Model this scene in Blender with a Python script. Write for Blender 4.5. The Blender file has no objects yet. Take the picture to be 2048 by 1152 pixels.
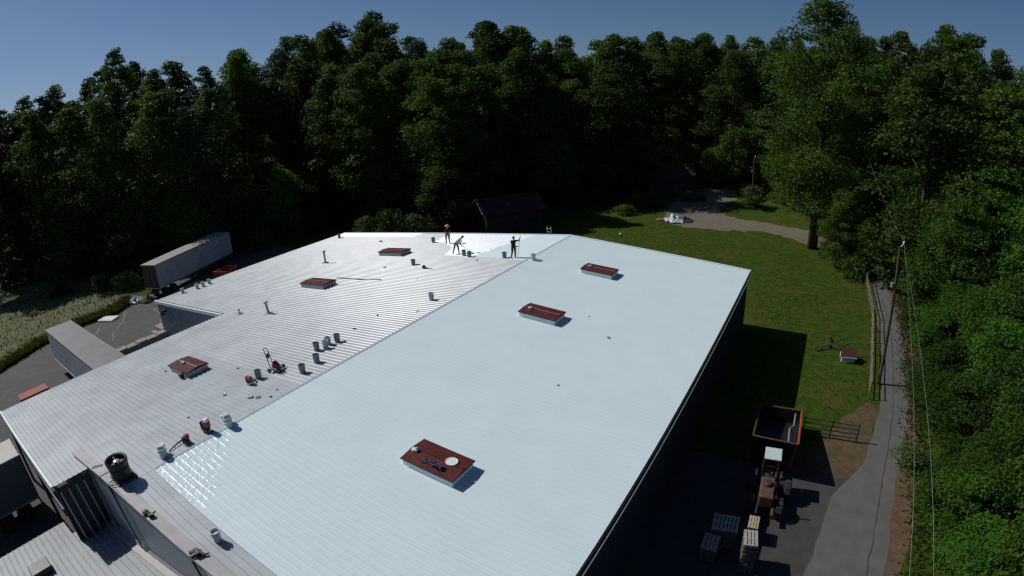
import bpy, math, random
import numpy as np
from mathutils import Matrix, Vector
random.seed(7); RNG = np.random.default_rng(7)
sc = bpy.context.scene
COL = sc.collection
# ------------------------------------------------------------------ camera (wide action-camera lens with barrel distortion)
cd = bpy.data.cameras.new('camera'); cam = bpy.data.objects.new('camera', cd); COL.objects.link(cam); sc.camera = cam
cd.type = 'PANO'; cd.sensor_width = 36; cd.sensor_height = 20.25; cd.clip_start = 0.1; cd.clip_end = 6000
cd.lens = 19.9
PC = cd if hasattr(cd, 'panorama_type') else cd.cycles
PC.panorama_type = 'FISHEYE_LENS_POLYNOMIAL'; PC.fisheye_fov = math.radians(180)
for i, k in enumerate((0.0, 0.0503346824, 5.561651e-06, -6.50266848e-06, 6.49199e-08)):
    setattr(PC, 'fisheye_polynomial_k%d' % i, -k)
CAM = (21.1943, -5.1867, 14.0713)
cam.matrix_world = Matrix(((0.85631143, -0.13607624, 0.49821080, CAM[0]), (0.51427913, 0.31322192, -0.79837899, CAM[1]),
                           (-0.04741013, 0.93988046, 0.33819668, CAM[2]), (0, 0, 0, 1)))
# ------------------------------------------------------------------ sky, sun, exposure
SUN_EL, SUN_AZ = math.radians(44), math.radians(188)      # azimuth of the sun measured from +X, counter-clockwise
sun_dir = Vector((math.cos(SUN_EL)*math.cos(SUN_AZ), math.cos(SUN_EL)*math.sin(SUN_AZ), math.sin(SUN_EL)))
wd = bpy.data.worlds.new('World'); sc.world = wd; wd.use_nodes = True
wn = wd.node_tree.nodes; wl = wd.node_tree.links
sky = wn.new('ShaderNodeTexSky'); sky.sky_type = 'NISHITA'; sky.sun_disc = False
sky.sun_elevation = SUN_EL; sky.sun_rotation = math.radians(90) - SUN_AZ
sky.altitude = 800; sky.air_density = 0.85; sky.dust_density = 1.4; sky.ozone_density = 8.0
wn['Background'].inputs[1].default_value = 0.07
wl.new(sky.outputs[0], wn['Background'].inputs[0])
sl = bpy.data.lights.new('sun', 'SUN'); sl.energy = 5.0; sl.angle = math.radians(0.5); sl.color = (1.0, 0.97, 0.93)
so = bpy.data.objects.new('sun', sl); COL.objects.link(so); so.rotation_euler = sun_dir.to_track_quat('Z', 'Y').to_euler()
sc.view_settings.view_transform = 'Standard'; sc.view_settings.look = 'None'; sc.view_settings.exposure = -0.5; sc.view_settings.gamma = 1.0
sc.cycles.use_denoising = False; sc.cycles.filter_width = 1.4; sc.cycles.use_adaptive_sampling = False
# ------------------------------------------------------------------ materials
MATS = {}
def mat(name, col, rough=0.6, metal=0.0, var=0.15, scale=3.0, bump=0.0, bscale=20.0, col2=None, spec=0.5, dirt=None, dscale=0.6, damount=0.5):
    """principled material; colour varies with a noise between col and col2; optional stains"""
    if name in MATS: return MATS[name]
    m = bpy.data.materials.new(name); m.use_nodes = True; nt = m.node_tree; N = nt.nodes; L = nt.links
    b = N['Principled BSDF']; b.inputs['Roughness'].default_value = rough; b.inputs['Metallic'].default_value = metal
    b.inputs['Specular IOR Level'].default_value = spec
    tc = N.new('ShaderNodeTexCoord'); nz = N.new('ShaderNodeTexNoise'); nz.inputs['Scale'].default_value = scale; nz.inputs['Detail'].default_value = 6
    geo = N.new('ShaderNodeNewGeometry')
    L.new(geo.outputs['Position'], nz.inputs['Vector'])
    rp = N.new('ShaderNodeValToRGB'); c2 = col2 or tuple(c*(1-var) for c in col); c1 = col if col2 else tuple(min(1, c*(1+var)) for c in col)
    rp.color_ramp.elements[0].position = 0.3; rp.color_ramp.elements[1].position = 0.7
    rp.color_ramp.elements[0].color = (*c2, 1); rp.color_ramp.elements[1].color = (*c1, 1)
    L.new(nz.outputs['Fac'], rp.inputs[0]); out = rp.outputs[0]
    if dirt:
        n2 = N.new('ShaderNodeTexNoise'); n2.inputs['Scale'].default_value = dscale; n2.inputs['Detail'].default_value = 8; n2.inputs['Roughness'].default_value = 0.65
        L.new(geo.outputs['Position'], n2.inputs['Vector'])
        r2 = N.new('ShaderNodeMapRange'); r2.inputs[1].default_value = 0.5; r2.inputs[2].default_value = 0.68; r2.inputs[4].default_value = damount
        L.new(n2.outputs['Fac'], r2.inputs[0])
        mx = N.new('ShaderNodeMixRGB'); mx.inputs[2].default_value = (*dirt, 1); L.new(out, mx.inputs[1]); L.new(r2.outputs[0], mx.inputs[0]); out = mx.outputs[0]
    L.new(out, b.inputs['Base Color'])
    if bump:
        n3 = N.new('ShaderNodeTexNoise'); n3.inputs['Scale'].default_value = bscale; n3.inputs['Detail'].default_value = 5
        L.new(geo.outputs['Position'], n3.inputs['Vector'])
        bp = N.new('ShaderNodeBump'); bp.inputs['Strength'].default_value = bump; bp.inputs['Distance'].default_value = 0.07
        L.new(n3.outputs['Fac'], bp.inputs['Height']); L.new(bp.outputs[0], b.inputs['Normal'])
    MATS[name] = m; return m
def leaf_mat(name, a, b, yellow, trans=0.25):
    m = bpy.data.materials.new(name); m.use_nodes = True; nt = m.node_tree; N = nt.nodes; L = nt.links
    p = N['Principled BSDF']; p.inputs['Roughness'].default_value = 0.6; p.inputs['Specular IOR Level'].default_value = 0.18
    geo = N.new('ShaderNodeNewGeometry'); oi = N.new('ShaderNodeObjectInfo')
    nz = N.new('ShaderNodeTexNoise'); nz.inputs['Scale'].default_value = 0.55; nz.inputs['Detail'].default_value = 6; nz.inputs['Roughness'].default_value = 0.75
    L.new(geo.outputs['Position'], nz.inputs['Vector'])
    rp = N.new('ShaderNodeValToRGB'); e = rp.color_ramp.elements; e[0].position = 0.35; e[0].color = (*a, 1); e[1].position = 0.6; e[1].color = (*b, 1)
    e2 = e.new(0.75); e2.color = (*yellow, 1)
    ad = N.new('ShaderNodeMath'); ad.operation = 'MULTIPLY_ADD'; ad.inputs[1].default_value = 0.22; L.new(oi.outputs['Random'], ad.inputs[0])
    sb = N.new('ShaderNodeMath'); sb.operation = 'SUBTRACT'; sb.inputs[1].default_value = 0.11; L.new(nz.outputs['Fac'], sb.inputs[0]); L.new(sb.outputs[0], ad.inputs[2])
    L.new(ad.outputs[0], rp.inputs[0])
    hs = N.new('ShaderNodeHueSaturation'); mr = N.new('ShaderNodeMapRange'); mr.inputs[3].default_value = 0.62; mr.inputs[4].default_value = 1.3; wn_ = N.new('ShaderNodeTexWhiteNoise'); wn_.noise_dimensions = '1D'; L.new(oi.outputs['Random'], wn_.inputs['W']); L.new(wn_.outputs['Value'], mr.inputs[0]); L.new(mr.outputs[0], hs.inputs['Value'])
    hr = N.new('ShaderNodeMapRange'); hr.inputs[3].default_value = 0.475; hr.inputs[4].default_value = 0.52; L.new(oi.outputs['Random'], hr.inputs[0]); L.new(hr.outputs[0], hs.inputs['Hue']); L.new(rp.outputs[0], hs.inputs['Color']); rp = hs; L.new(hs.outputs[0], p.inputs['Base Color'])
    t = N.new('ShaderNodeBsdfTranslucent'); L.new(rp.outputs[0], t.inputs[0]); mx = N.new('ShaderNodeMixShader'); mx.inputs[0].default_value = trans
    L.new(p.outputs[0], mx.inputs[1]); L.new(t.outputs[0], mx.inputs[2]); L.new(mx.outputs[0], N['Material Output'].inputs[0])
    MATS[name] = m; return m
leaf_mat('forest_leaves', (0.034, 0.074, 0.010), (0.078, 0.132, 0.015), (0.130, 0.155, 0.022), 0.42)
leaf_mat('roadside_leaves', (0.028, 0.074, 0.009), (0.062, 0.138, 0.013), (0.115, 0.155, 0.020), 0.42)
leaf_mat('bush_leaves', (0.040, 0.072, 0.016), (0.070, 0.110, 0.022), (0.12, 0.14, 0.03), 0.3)
leaf_mat('pale_leaves', (0.028, 0.050, 0.030), (0.055, 0.085, 0.050), (0.075, 0.095, 0.055), 0.2)
leaf_mat('grass_blades', (0.030, 0.046, 0.010), (0.065, 0.092, 0.012), (0.10, 0.10, 0.022), 0.5)
leaf_mat('weed_leaves', (0.044, 0.064, 0.014), (0.075, 0.092, 0.022), (0.115, 0.115, 0.04), 0.45)
mat('bark', (0.045, 0.036, 0.028), 0.9, var=0.35, scale=6, bump=0.6)
mat('grass', (0.048, 0.084, 0.006), 0.95, scale=1.6, col2=(0.021, 0.044, 0.004), bump=0.9, bscale=11, dirt=(0.080, 0.064, 0.016), dscale=0.45, damount=0.8, spec=0.1)
mat('dry_grass', (0.098, 0.102, 0.036), 0.95, scale=0.7, col2=(0.046, 0.066, 0.014), bump=0.8, bscale=7, dirt=(0.105, 0.088, 0.048), dscale=0.4)
mat('pad_asphalt', (0.042, 0.041, 0.038), 0.9, scale=1.2, var=0.18, bump=0.25, bscale=60, dirt=(0.10, 0.066, 0.036), dscale=0.45, damount=0.5)
mat('forest_floor', (0.030, 0.026, 0.016), 0.95, scale=0.8, var=0.4, bump=0.6)
mat('asphalt', (0.064, 0.066, 0.060), 0.9, scale=1.5, var=0.14, bump=0.25, bscale=60, dirt=(0.095, 0.088, 0.074), dscale=0.35, damount=0.6)
mat('road_asphalt', (0.098, 0.097, 0.092), 0.9, scale=1.2, var=0.12, bump=0.25, bscale=60, dirt=(0.088, 0.080, 0.070), dscale=0.5, damount=0.8)
mat('gravel', (0.140, 0.122, 0.088), 0.95, scale=6, var=0.3, bump=0.7, bscale=30, dirt=(0.085, 0.078, 0.04), dscale=0.35)
mat('patchy_soil', (0.085, 0.052, 0.026), 0.95, scale=2.5, var=0.35, bump=0.7, bscale=15, dirt=(0.040, 0.054, 0.010), dscale=0.9, damount=0.95)
mat('soil', (0.105, 0.062, 0.034), 0.95, scale=2.0, var=0.3, bump=0.7, bscale=15, dirt=(0.055, 0.060, 0.018), dscale=0.9, damount=0.7)
mat('old_roof', (0.425, 0.460, 0.478), 0.40, scale=0.7, var=0.10, spec=0.45, dirt=(0.355, 0.37, 0.37), dscale=0.28, damount=0.75, metal=0.0)
mat('white_coating', (0.605, 0.715, 0.738), 0.62, scale=0.6, var=0.02, bump=0.05, bscale=14, spec=0.3, dirt=(0.575, 0.685, 0.708), dscale=0.35, damount=0.8)
mat('fresh_sheen_coating', (0.78, 0.85, 0.87), 0.33, scale=0.8, var=0.02, bump=0.05, bscale=4, spec=0.6)  # fresh paint, with its wet sheen also put into the brighter colour
mat('wet_coating', (0.62, 0.74, 0.765), 0.31, scale=0.6, var=0.02, bump=0.7, bscale=4.5, spec=0.5)
mat('trim_white', (0.66, 0.72, 0.74), 0.5, var=0.06)
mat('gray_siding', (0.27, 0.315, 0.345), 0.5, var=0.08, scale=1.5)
mat('shaded_siding', (0.045, 0.045, 0.05), 0.6, var=0.15, scale=1.5)  # siding colour darkened to deepen the shade on these walls
mat('beige_cap', (0.35, 0.335, 0.335), 0.6, var=0.10, scale=2, dirt=(0.28, 0.25, 0.21), dscale=1.2)
mat('black', (0.012, 0.012, 0.014), 0.5, var=0.2)
mat('dark_metal', (0.045, 0.043, 0.045), 0.5, metal=0.3, var=0.25)
mat('galvanized', (0.36, 0.39, 0.41), 0.45, metal=0.4, var=0.12, scale=6)
mat('rust_brown', (0.118, 0.022, 0.014), 0.7, scale=2.2, col2=(0.060, 0.014, 0.013), dirt=(0.16, 0.045, 0.024), dscale=2.5, damount=0.35, bump=0.15, spec=0.2)
mat('concrete', (0.27, 0.24, 0.205), 0.9, var=0.15, scale=2, bump=0.3)
mat('bucket_white', (0.50, 0.56, 0.57), 0.5, var=0.10, scale=8, dirt=(0.25, 0.28, 0.28), dscale=5)
mat('bucket_gray', (0.20, 0.24, 0.25), 0.5, var=0.15, scale=8)
mat('bucket_inner', (0.55, 0.62, 0.63), 0.4, var=0.10)
mat('wood_pole', (0.075, 0.050, 0.038), 0.9, var=0.3, scale=4, bump=0.4)
mat('wood_rail', (0.15, 0.125, 0.10), 0.9, var=0.25, scale=5)
mat('shaded_pallet_wood', (0.10, 0.085, 0.07), 0.9, var=0.25, scale=5)  # pallet wood darkened to carry the shade on the stack sides
mat('dull_roof', (0.25, 0.275, 0.28), 0.45, scale=0.8, var=0.10, dirt=(0.20, 0.20, 0.17), dscale=0.5, damount=0.7)
mat('pallet_wood', (0.30, 0.28, 0.25), 0.9, var=0.18, scale=5)
mat('fresh_wood', (0.42, 0.29, 0.15), 0.85, var=0.18, scale=5)
mat('orange_paint', (0.46, 0.075, 0.022), 0.45, var=0.2, scale=2, dirt=(0.10, 0.035, 0.02), dscale=1.5)
mat('red_paint', (0.36, 0.035, 0.02), 0.4, var=0.2, scale=5)
mat('tyre', (0.022, 0.022, 0.024), 0.85, var=0.2, bump=0.3)
mat('rusty_iron', (0.085, 0.040, 0.022), 0.8, var=0.35, scale=5)
mat('trailer_white', (0.42, 0.45, 0.47), 0.5, var=0.06, scale=1.0, dirt=(0.30, 0.29, 0.27), dscale=0.7, damount=0.6)
mat('trailer_roof', (0.29, 0.29, 0.255), 0.55, var=0.08, scale=0.8, dirt=(0.30, 0.28, 0.24), dscale=0.5)
mat('trailer_gray', (0.125, 0.132, 0.128), 0.55, var=0.08, scale=0.8, dirt=(0.10, 0.10, 0.09), dscale=0.5)
mat('brick_red', (0.30, 0.085, 0.055), 0.8, var=0.15, scale=3)
mat('shingle_red', (0.048, 0.012, 0.010), 0.85, var=0.3, scale=3, bump=0.3)
mat('house_wall', (0.05, 0.045, 0.042), 0.8, var=0.15)
mat('skin', (0.36, 0.20, 0.13), 0.55, var=0.05)
mat('hair', (0.02, 0.015, 0.012), 0.7)
mat('navy_cloth', (0.014, 0.016, 0.028), 0.9)
mat('black_cloth', (0.018, 0.016, 0.017), 0.9)
mat('denim', (0.13, 0.17, 0.20), 0.9)
mat('khaki', (0.24, 0.19, 0.12), 0.9)
mat('pale_blue_cloth', (0.36, 0.45, 0.49), 0.9)
mat('straw', (0.58, 0.43, 0.22), 0.8)
mat('boot', (0.05, 0.035, 0.025), 0.7)
mat('tarp', (0.55, 0.60, 0.63), 0.5, var=0.1, scale=3)
mat('blue_cloth', (0.03, 0.035, 0.09), 0.8, var=0.4, scale=9)
mat('plastic_white', (0.75, 0.79, 0.78), 0.4, var=0.04)
mat('glass_dark', (0.02, 0.025, 0.03), 0.1)
# ------------------------------------------------------------------ mesh helpers
class MB:
    def __init__(s): s.v = []; s.f = []; s.m = []; s.mi = 0
    def add(s, vs, fs):
        o = len(s.v); s.v += [tuple(v) for v in vs]
        for f in fs: s.f.append([i+o for i in f]); s.m.append(s.mi)
        return s
    def box(s, x0, x1, y0, y1, z0, z1, rz=0, at=(0, 0, 0), tilt=None):
        vs = [Vector((x, y, z)) for z in (z0, z1) for x, y in ((x0, y0), (x1, y0), (x1, y1), (x0, y1))]
        M = Matrix.Rotation(rz, 3, 'Z')
        if tilt is not None: M = M @ tilt
        return s.add([M @ v + Vector(at) for v in vs], [(3, 2, 1, 0), (4, 5, 6, 7), (0, 1, 5, 4), (1, 2, 6, 5), (2, 3, 7, 6), (3, 0, 4, 7)])
    def bbox(s, x0, x1, y0, y1, z0, z1, c=0.03):
        """box with chamfered vertical edges and top"""
        def ring(i, z): return [(x0+i+c, y0+i, z), (x1-i-c, y0+i, z), (x1-i, y0+i+c, z), (x1-i, y1-i-c, z), (x1-i-c, y1-i, z), (x0+i+c, y1-i, z), (x0+i, y1-i-c, z), (x0+i, y0+i+c, z)]
        vs = ring(0, z0)+ring(0, z1-c)+ring(c, z1); fs = [tuple(reversed(range(8))), tuple(range(16, 24))]
        for k in (0, 8):
            for i in range(8): fs.append((k+i, k+(i+1) % 8, k+8+(i+1) % 8, k+8+i))
        return s.add(vs, fs)
    def tube(s, pts, rad, n=8, cap=True):
        pts = [Vector(p) for p in pts]; rad = rad if isinstance(rad, (list, tuple)) else [rad]*len(pts); o = len(s.v); fs = []; vs = []
        for i, p in enumerate(pts):
            d = (pts[min(i+1, len(pts)-1)]-pts[max(i-1, 0)]).normalized(); a = d.orthogonal().normalized(); b = d.cross(a)
            if i and True:
                a = (pa-d*pa.dot(d)).normalized(); b = d.cross(a)
            pa = a
            for k in range(n): t = 2*math.pi*k/n; vs.append(p+(a*math.cos(t)+b*math.sin(t))*rad[i])
        for i in range(len(pts)-1):
            for k in range(n): fs.append((i*n+k, i*n+(k+1) % n, (i+1)*n+(k+1) % n, (i+1)*n+k))
        if cap: fs += [tuple(reversed(range(n))), tuple(range((len(pts)-1)*n, len(pts)*n))]
        return s.add(vs, fs)
    def lathe(s, prof, n=16, at=(0, 0, 0), tilt=None, cap=True):
        vs = []; fs = []
        for r, z in prof:
            for k in range(n):
                t = 2*math.pi*k/n; v = Vector((r*math.cos(t), r*math.sin(t), z)); v = (tilt @ v) if tilt is not None else v; vs.append(v+Vector(at))
        for i in range(len(prof)-1):
            for k in range(n): fs.append((i*n+k, i*n+(k+1) % n, (i+1)*n+(k+1) % n, (i+1)*n+k))
        if cap: fs += [tuple(reversed(range(n))), tuple(range((len(prof)-1)*n, len(prof)*n))]
        return s.add(vs, fs)
    def prism(s, poly, z0, z1):
        n = len(poly); return s.add([(x, y, z0) for x, y in poly]+[(x, y, z1) for x, y in poly],
            [tuple(reversed(range(n))), tuple(range(n, 2*n))]+[(i, (i+1) % n, n+(i+1) % n, n+i) for i in range(n)])
    def extrude_x(s, prof, x0, x1):
        """closed profile of (y,z) points swept along x"""
        n = len(prof); return s.add([(x0, y, z) for y, z in prof]+[(x1, y, z) for y, z in prof],
            [tuple(range(n)), tuple(reversed(range(n, 2*n)))]+[((i+1) % n, i, n+i, n+(i+1) % n) for i in range(n)])
    def mesh(s, name, mats, smooth=False):
        me = bpy.data.meshes.new(name); me.from_pydata([tuple(v) for v in s.v], [], s.f)
        for m in (mats if isinstance(mats, (list, tuple)) else [mats]): me.materials.append(MATS[m])
        me.polygons.foreach_set('material_index', s.m)
        if smooth: me.polygons.foreach_set('use_smooth', [True]*len(me.polygons))
        me.update(); return me
    def build(s, name, mats, parent=None, loc=(0, 0, 0), smooth=False):
        return link(name, s.mesh(name, mats, smooth), parent, loc)
def link(name, data, parent=None, loc=(0, 0, 0)):
    o = bpy.data.objects.new(name, data); COL.objects.link(o); o.location = loc
    if parent is not None: o.parent = parent
    return o
def tag(o, label, cat, group=None):
    o['label'] = label; o['category'] = cat
    if group: o['group'] = group
    return o
def thing(name, label, cat, loc=(0, 0, 0), rz=0, group=None):
    o = link(name, None, None, loc); o.rotation_euler = (0, 0, rz); return tag(o, label, cat, group)
def structure(o): o['kind'] = 'structure'; return o
def copy_tree(o, parent=None, loc=None, rz=None, scale=None, label=None, group=None):
    c = o.copy(); COL.objects.link(c); c.parent = parent
    if loc is not None: c.location = loc
    if rz is not None: c.rotation_euler = (0, 0, rz)
    if scale is not None: c.scale = scale
    if label: c['label'] = label
    if group: c['group'] = group
    for ch in KIDS.get(o.name, [k for k in o.children]): copy_tree(ch, c)
    return c
KIDS = {}
def quads_mesh(name, V, m, smooth=False):
    """V: (n,4,3) array of quads -> mesh"""
    n = len(V); me = bpy.data.meshes.new(name); me.vertices.add(n*4); me.vertices.foreach_set('co', V.reshape(-1).astype(np.float32))
    me.loops.add(n*4); me.loops.foreach_set('vertex_index', np.arange(n*4, dtype=np.int32)); me.polygons.add(n)
    me.polygons.foreach_set('loop_start', np.arange(0, n*4, 4, dtype=np.int32)); me.polygons.foreach_set('loop_total', np.full(n, 4, dtype=np.int32))
    me.materials.append(MATS[m]); me.update(calc_edges=True); me.validate(); return me
ORD = {}
def ordinal(n): return str(n)+({1: 'st', 2: 'nd', 3: 'rd'}.get(n % 10, 'th') if n % 100 not in (11, 12, 13) else 'th')
def number_labels():
    for key, lst in ORD.items():
        if len(lst) == 1: continue
        lst.sort(key=lambda o: -math.atan2(o.location.y-CAM[1], o.location.x-CAM[0]))
        for i, o in enumerate(lst): o['label'] = ordinal(i+1)+' from the left, '+key
# ------------------------------------------------------------------ the ground and what is laid on it
G = -5.0
def rough_edge(pts, step=1.2, j=0.18):
    out = []; rnd = random.Random(len(pts)*31+int(pts[0][0]*10))
    for i, p in enumerate(pts):
        q = pts[(i+1) % len(pts)]; d = math.dist(p, q); n = max(1, int(d/step))
        for k in range(n):
            t = k/n; out.append((p[0]+(q[0]-p[0])*t+rnd.uniform(-j, j), p[1]+(q[1]-p[1])*t+rnd.uniform(-j, j)))
    return out
def rough_line(pts, step=0.5, j=0.08):
    n = max(1, int(math.dist(pts[-1], pts[0])/step)); return rough_edge(pts, step, j)[:-n]
def patch(name, pts, dz, m, step=1.2, j=0.18):
    P = rough_edge(pts, step, j) if j else pts
    me = bpy.data.meshes.new(name); me.from_pydata([(x, y, G+dz) for x, y in P], [], [list(range(len(P)))]); me.materials.append(MATS[m])
    return structure(link(name, me))
gm = MB(); xs = [-3000, -600, -200]+list(range(-120, 121, 8))+[200, 600, 3000]; ys = [-3000, -600, -100]+list(range(-60, 181, 8))+[300, 700, 3000]
for y in ys:
    for x in xs: gm.v.append((x, y, G))
for j in range(len(ys)-1):
    for i in range(len(xs)-1): a = j*len(xs)+i; gm.f.append([a, a+1, a+1+len(xs), a+len(xs)]); gm.m.append(0)
structure(gm.build('ground', 'grass'))
patch('grass_bank', [(-39.5, -0.9), (-42.5, 4.8), (-43.8, 10.1), (-43.4, 14.4), (-45.5, 17.7), (-53, 20), (-58, 19), (-66, 16.5), (-72, 15), (-90, 6), (-110, -8), (-80, -40), (-45, -30), (-37.2, -10)], 0.006, 'dry_grass')
patch('yard_pavement', [(-39.5, -0.8), (-42.4, 4.8), (-43.7, 10.1), (-43.3, 14.4), (-45.4, 17.6), (-53, 36), (-50, 42), (-28, 42), (-28, 14), (-15, 14), (-15, -1), (-2, -1), (-2, -30), (-30, -30), (-37, -10)], 0.012, 'asphalt', 1.0, 0.14)
patch('gravel_drive', [(-1.9, 73.9), (2.6, 71), (7.5, 71.6), (14.3, 73.4), (20, 69.1), (24, 66), (27, 61), (29.2, 58), (29.6, 66), (24, 72.5), (19.5, 77), (12, 79), (7, 81), (4.5, 86), (5.8, 94.6), (6, 103), (-2.4, 103), (-3.7, 87.5), (-3, 80)], 0.008, 'gravel', 0.9, 0.55)
patch('dirt_verge', [(29.0, 56), (30.3, 55), (30.4, 38), (29.4, 29.6), (28.9, 22.4), (28.4, 18), (27.9, 14.9), (27.3, 8), (26.8, 0), (25, 0), (26.0, 14.7), (27.0, 21.2), (28.0, 28.2), (28.6, 33), (29.0, 42)], 0.008, 'soil', 0.8, 0.2)
patch('bare_soil', [(21.5, 23.0), (23.2, 24.2), (24.4, 27.5), (26.2, 30.8), (26.9, 29), (25.9, 22.7), (24.9, 21.0), (21.5, 20.8)], 0.006, 'patchy_soil', 0.6, 0.25)
patch('forest_floor', [(-54, 19), (-56, 36), (-50, 44), (-46, 60), (-30, 68), (-14, 78), (-9, 92), (-6, 105), (8, 107), (16, 94), (22, 82), (31, 60), (32, 10), (90, 0), (170, 60), (120, 220), (-150, 220), (-220, 60), (-130, -20), (-72, 15.5)], 0.003, 'forest_floor', 2.0, 0.8)
patch('asphalt_pad', [(15.5, 20.8), (21.9, 21.0), (24.8, 21.2), (26.3, 20.8), (26.9, 14.7), (26.2, 4), (25.5, -12), (15.5, -12)], 0.012, 'pad_asphalt', 1.0, 0.15)
patch('road', [(28.0, 75), (27.3, 60), (27.5, 52.6), (27.44, 39.2), (27.15, 33.1), (26.75, 28.8), (25.75, 22.7), (24.8, 21.2), (24.2, 19.5), (23.5, 14), (22, 2), (26.2, 2), (26.95, 14.7), (27.6, 21.2), (28.7, 28.2), (29.1, 33), (29.6, 42), (29.1, 53.2), (29.0, 60), (29.8, 75)], 0.018, 'road_asphalt', 0.9, 0.10)
def strip(name, pts, w, dz, m):
    b = MB()
    for i, (x, y) in enumerate(pts):
        a = pts[max(i-1, 0)]; c = pts[min(i+1, len(pts)-1)]; d = Vector((c[0]-a[0], c[1]-a[1])).normalized(); n = Vector((-d.y, d.x))*w*random.uniform(0.3, 0.7)
        b.v += [(x-n.x, y-n.y, G+dz), (x+n.x, y+n.y, G+dz)]
        if i: k = 2*i; b.f.append([k-2, k-1, k+1, k]); b.m.append(0)
    return structure(b.build(name, m))
strip('road_crack', rough_line([(28.3, 52), (28.5, 42), (28.1, 33), (27.7, 28.2), (26.9, 22), (26.2, 15), (25.6, 9)], 0.6, 0.05), 0.07, 0.022, 'pad_asphalt')
for pts in ([(-43.6, 15.6), (-40.2, 13.8), (-37.5, 11.6), (-35.0, 10.5)], [(-41.6, 11.6), (-37.6, 9.0), (-34.4, 8.2)], [(-40.5, 18.0), (-36.5, 17.2), (-33.5, 15.2)]):
    strip('pavement_crack', rough_line(pts), 0.08, 0.016, 'concrete')
# ------------------------------------------------------------------ the warehouse
H0, WR, WL, WL2, YB, YN = 1.237, 16.01, 16.85, 29.8, 39.14, 14.3
SLP = H0/WR
def zr(x): return H0-SLP*abs(x)
def yw(x): return -1.5+0.65*(x+5.2)/12.7                     # front wall line, not quite square to the ridge
wh = thing('warehouse', 'long low warehouse with ribbed metal roof, its right slope freshly coated white', 'building', (0, 0, 0))
def wet_or_painted(x, y):
    j = 0.16*math.sin(7*x+3*y)+0.1*math.sin(17*x-5*y)
    if x >= 0:
        if y < 0.6: return 0
        return 2 if (x/3.9+(y-0.6)/4.6 < 1+0.3*j) else 1
    if y > 37.55 and x < -17.3+j: return 3
    if x > -13.6+j:
        f = float(np.interp(x, [-13.6, -12.7, -11.7, -9.4, -8.3, -1.4, 0], [38.2, 35.4, 35.7, 34.0, 31.5, 31.1, 30.75]))
        if y > f+0.4*j: return 3 if x < -4.6+0.5*j+0.25*(y-35) else 1
    return 0
def roof_panel(x0, x1, y0, w, zf, dz, fine, mats=('old_roof', 'white_coating', 'wet_coating', 'fresh_sheen_coating'), pf=None, parent=wh, rh=0.034, fl=0.046):
    ys = []
    for c in (0.0, w/3, 2*w/3): ys += [(c+0.0001, 0), (c+fl, rh), (c+fl+0.028, rh), (c+2*fl+0.02, 0)]
    ys.append((w, 0)); n = len(ys)
    nx = max(2, int(abs(x1-x0)/0.3)) if fine else 2
    xsn = np.linspace(x0, x1, nx); b = MB()
    for x in xsn:
        for y, z in ys: b.v.append((x, y0+y, zf(x)+z+dz))
    flip = x1 < x0
    for i in range(nx-1):
        for k in range(n-1):
            a = i*n+k; q = [a, a+n, a+n+1, a+1]
            b.f.append(q[::-1] if flip else q); xm = (xsn[i]+xsn[i+1])/2; ym = y0+(ys[k][0]+ys[k+1][0])/2
            b.m.append(pf(xm, ym) if pf else 0)
    return b.build('roof_panel', mats, parent)
NS = 44; W = (YB+0.95)/NS
for i in range(NS):
    y0 = -0.95+i*W; near = y0 < 6
    roof_panel(0.0, WR, y0, W, zr, 0.0, near, pf=wet_or_painted, fl=0.02 if y0 < 0.3 else 0.046, rh=0.034 if y0 < 0.3 else (0.008 if y0 < 5 else 0.007))
    zone = y0 > 29.5
    FL = 0.02 if y0 < 5 else (0.03 if y0 < 9 else 0.046)
    roof_panel(0.0, -8.35, y0, W, zr, 0.004, zone, pf=wet_or_painted, fl=FL)
    if y0 < YN-0.3:
        roof_panel(-8.25, -WL, y0, W, zr, 0.0, False, fl=FL)
    else:
        roof_panel(-8.25, -17.7, y0, W, zr, 0.0, zone, pf=wet_or_painted)
        roof_panel(-17.6, -WL2, y0, W, zr, -0.004, zone, pf=wet_or_painted)
for i in range(3): roof_panel(-3.2, -WL, -3.2+i*0.75, 0.75, zr, 0.002, False, fl=0.02)
# trims
b = MB(); b.mi = 0
for s in (-1, 1):                                                 # ridge cap, white-coated on the right, bare on the left front
    b.mi = 0 if s == 1 else 1
    for ya, yb in ((0.6, 30.8), (30.8, YB)):
        m = 0 if (s == 1 or ya > 30) else 1; b.mi = m
        e_ = 0.014 if s == 1 else 0.037; b.add([(0, ya, H0+0.04), (s*0.07, ya, zr(0.07)+e_), (s*0.07, yb, zr(0.07)+e_), (0, yb, H0+0.04)], [(0, 1, 2, 3) if s == 1 else (3, 2, 1, 0)])
        b.add([(s*0.07, ya, zr(0.07)+e_), (s*0.07, ya, zr(0.07)-.004), (s*0.07, yb, zr(0.07)-.004), (s*0.07, yb, zr(0.07)+e_)], [(0, 1, 2, 3) if s == 1 else (3, 2, 1, 0)])
b.build('ridge_cap', ['white_coating', 'old_roof'], wh)
b = MB()
for xa, xb in ((0, WR+0.06), (0, -WL2-0.06)):                     # back rake trim
    for q in (0,):
        za, zb = zr(xa), zr(xb)
        b.add([(xa, YB-0.10, za+0.06), (xb, YB-0.10, zb+0.06), (xb, YB+0.10, zb+0.06), (xa, YB+0.10, za+0.06), (xa, YB-0.10, za-0.22), (xb, YB-0.10, zb-0.22), (xb, YB+0.10, zb-0.22), (xa, YB+0.10, za-0.22)],
              [(0, 1, 2, 3), (3, 2, 6, 7), (0, 4, 5, 1), (7, 6, 5, 4), (1, 5, 6, 2)])
b.build('rake_trim', 'trim_white', wh)
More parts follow.
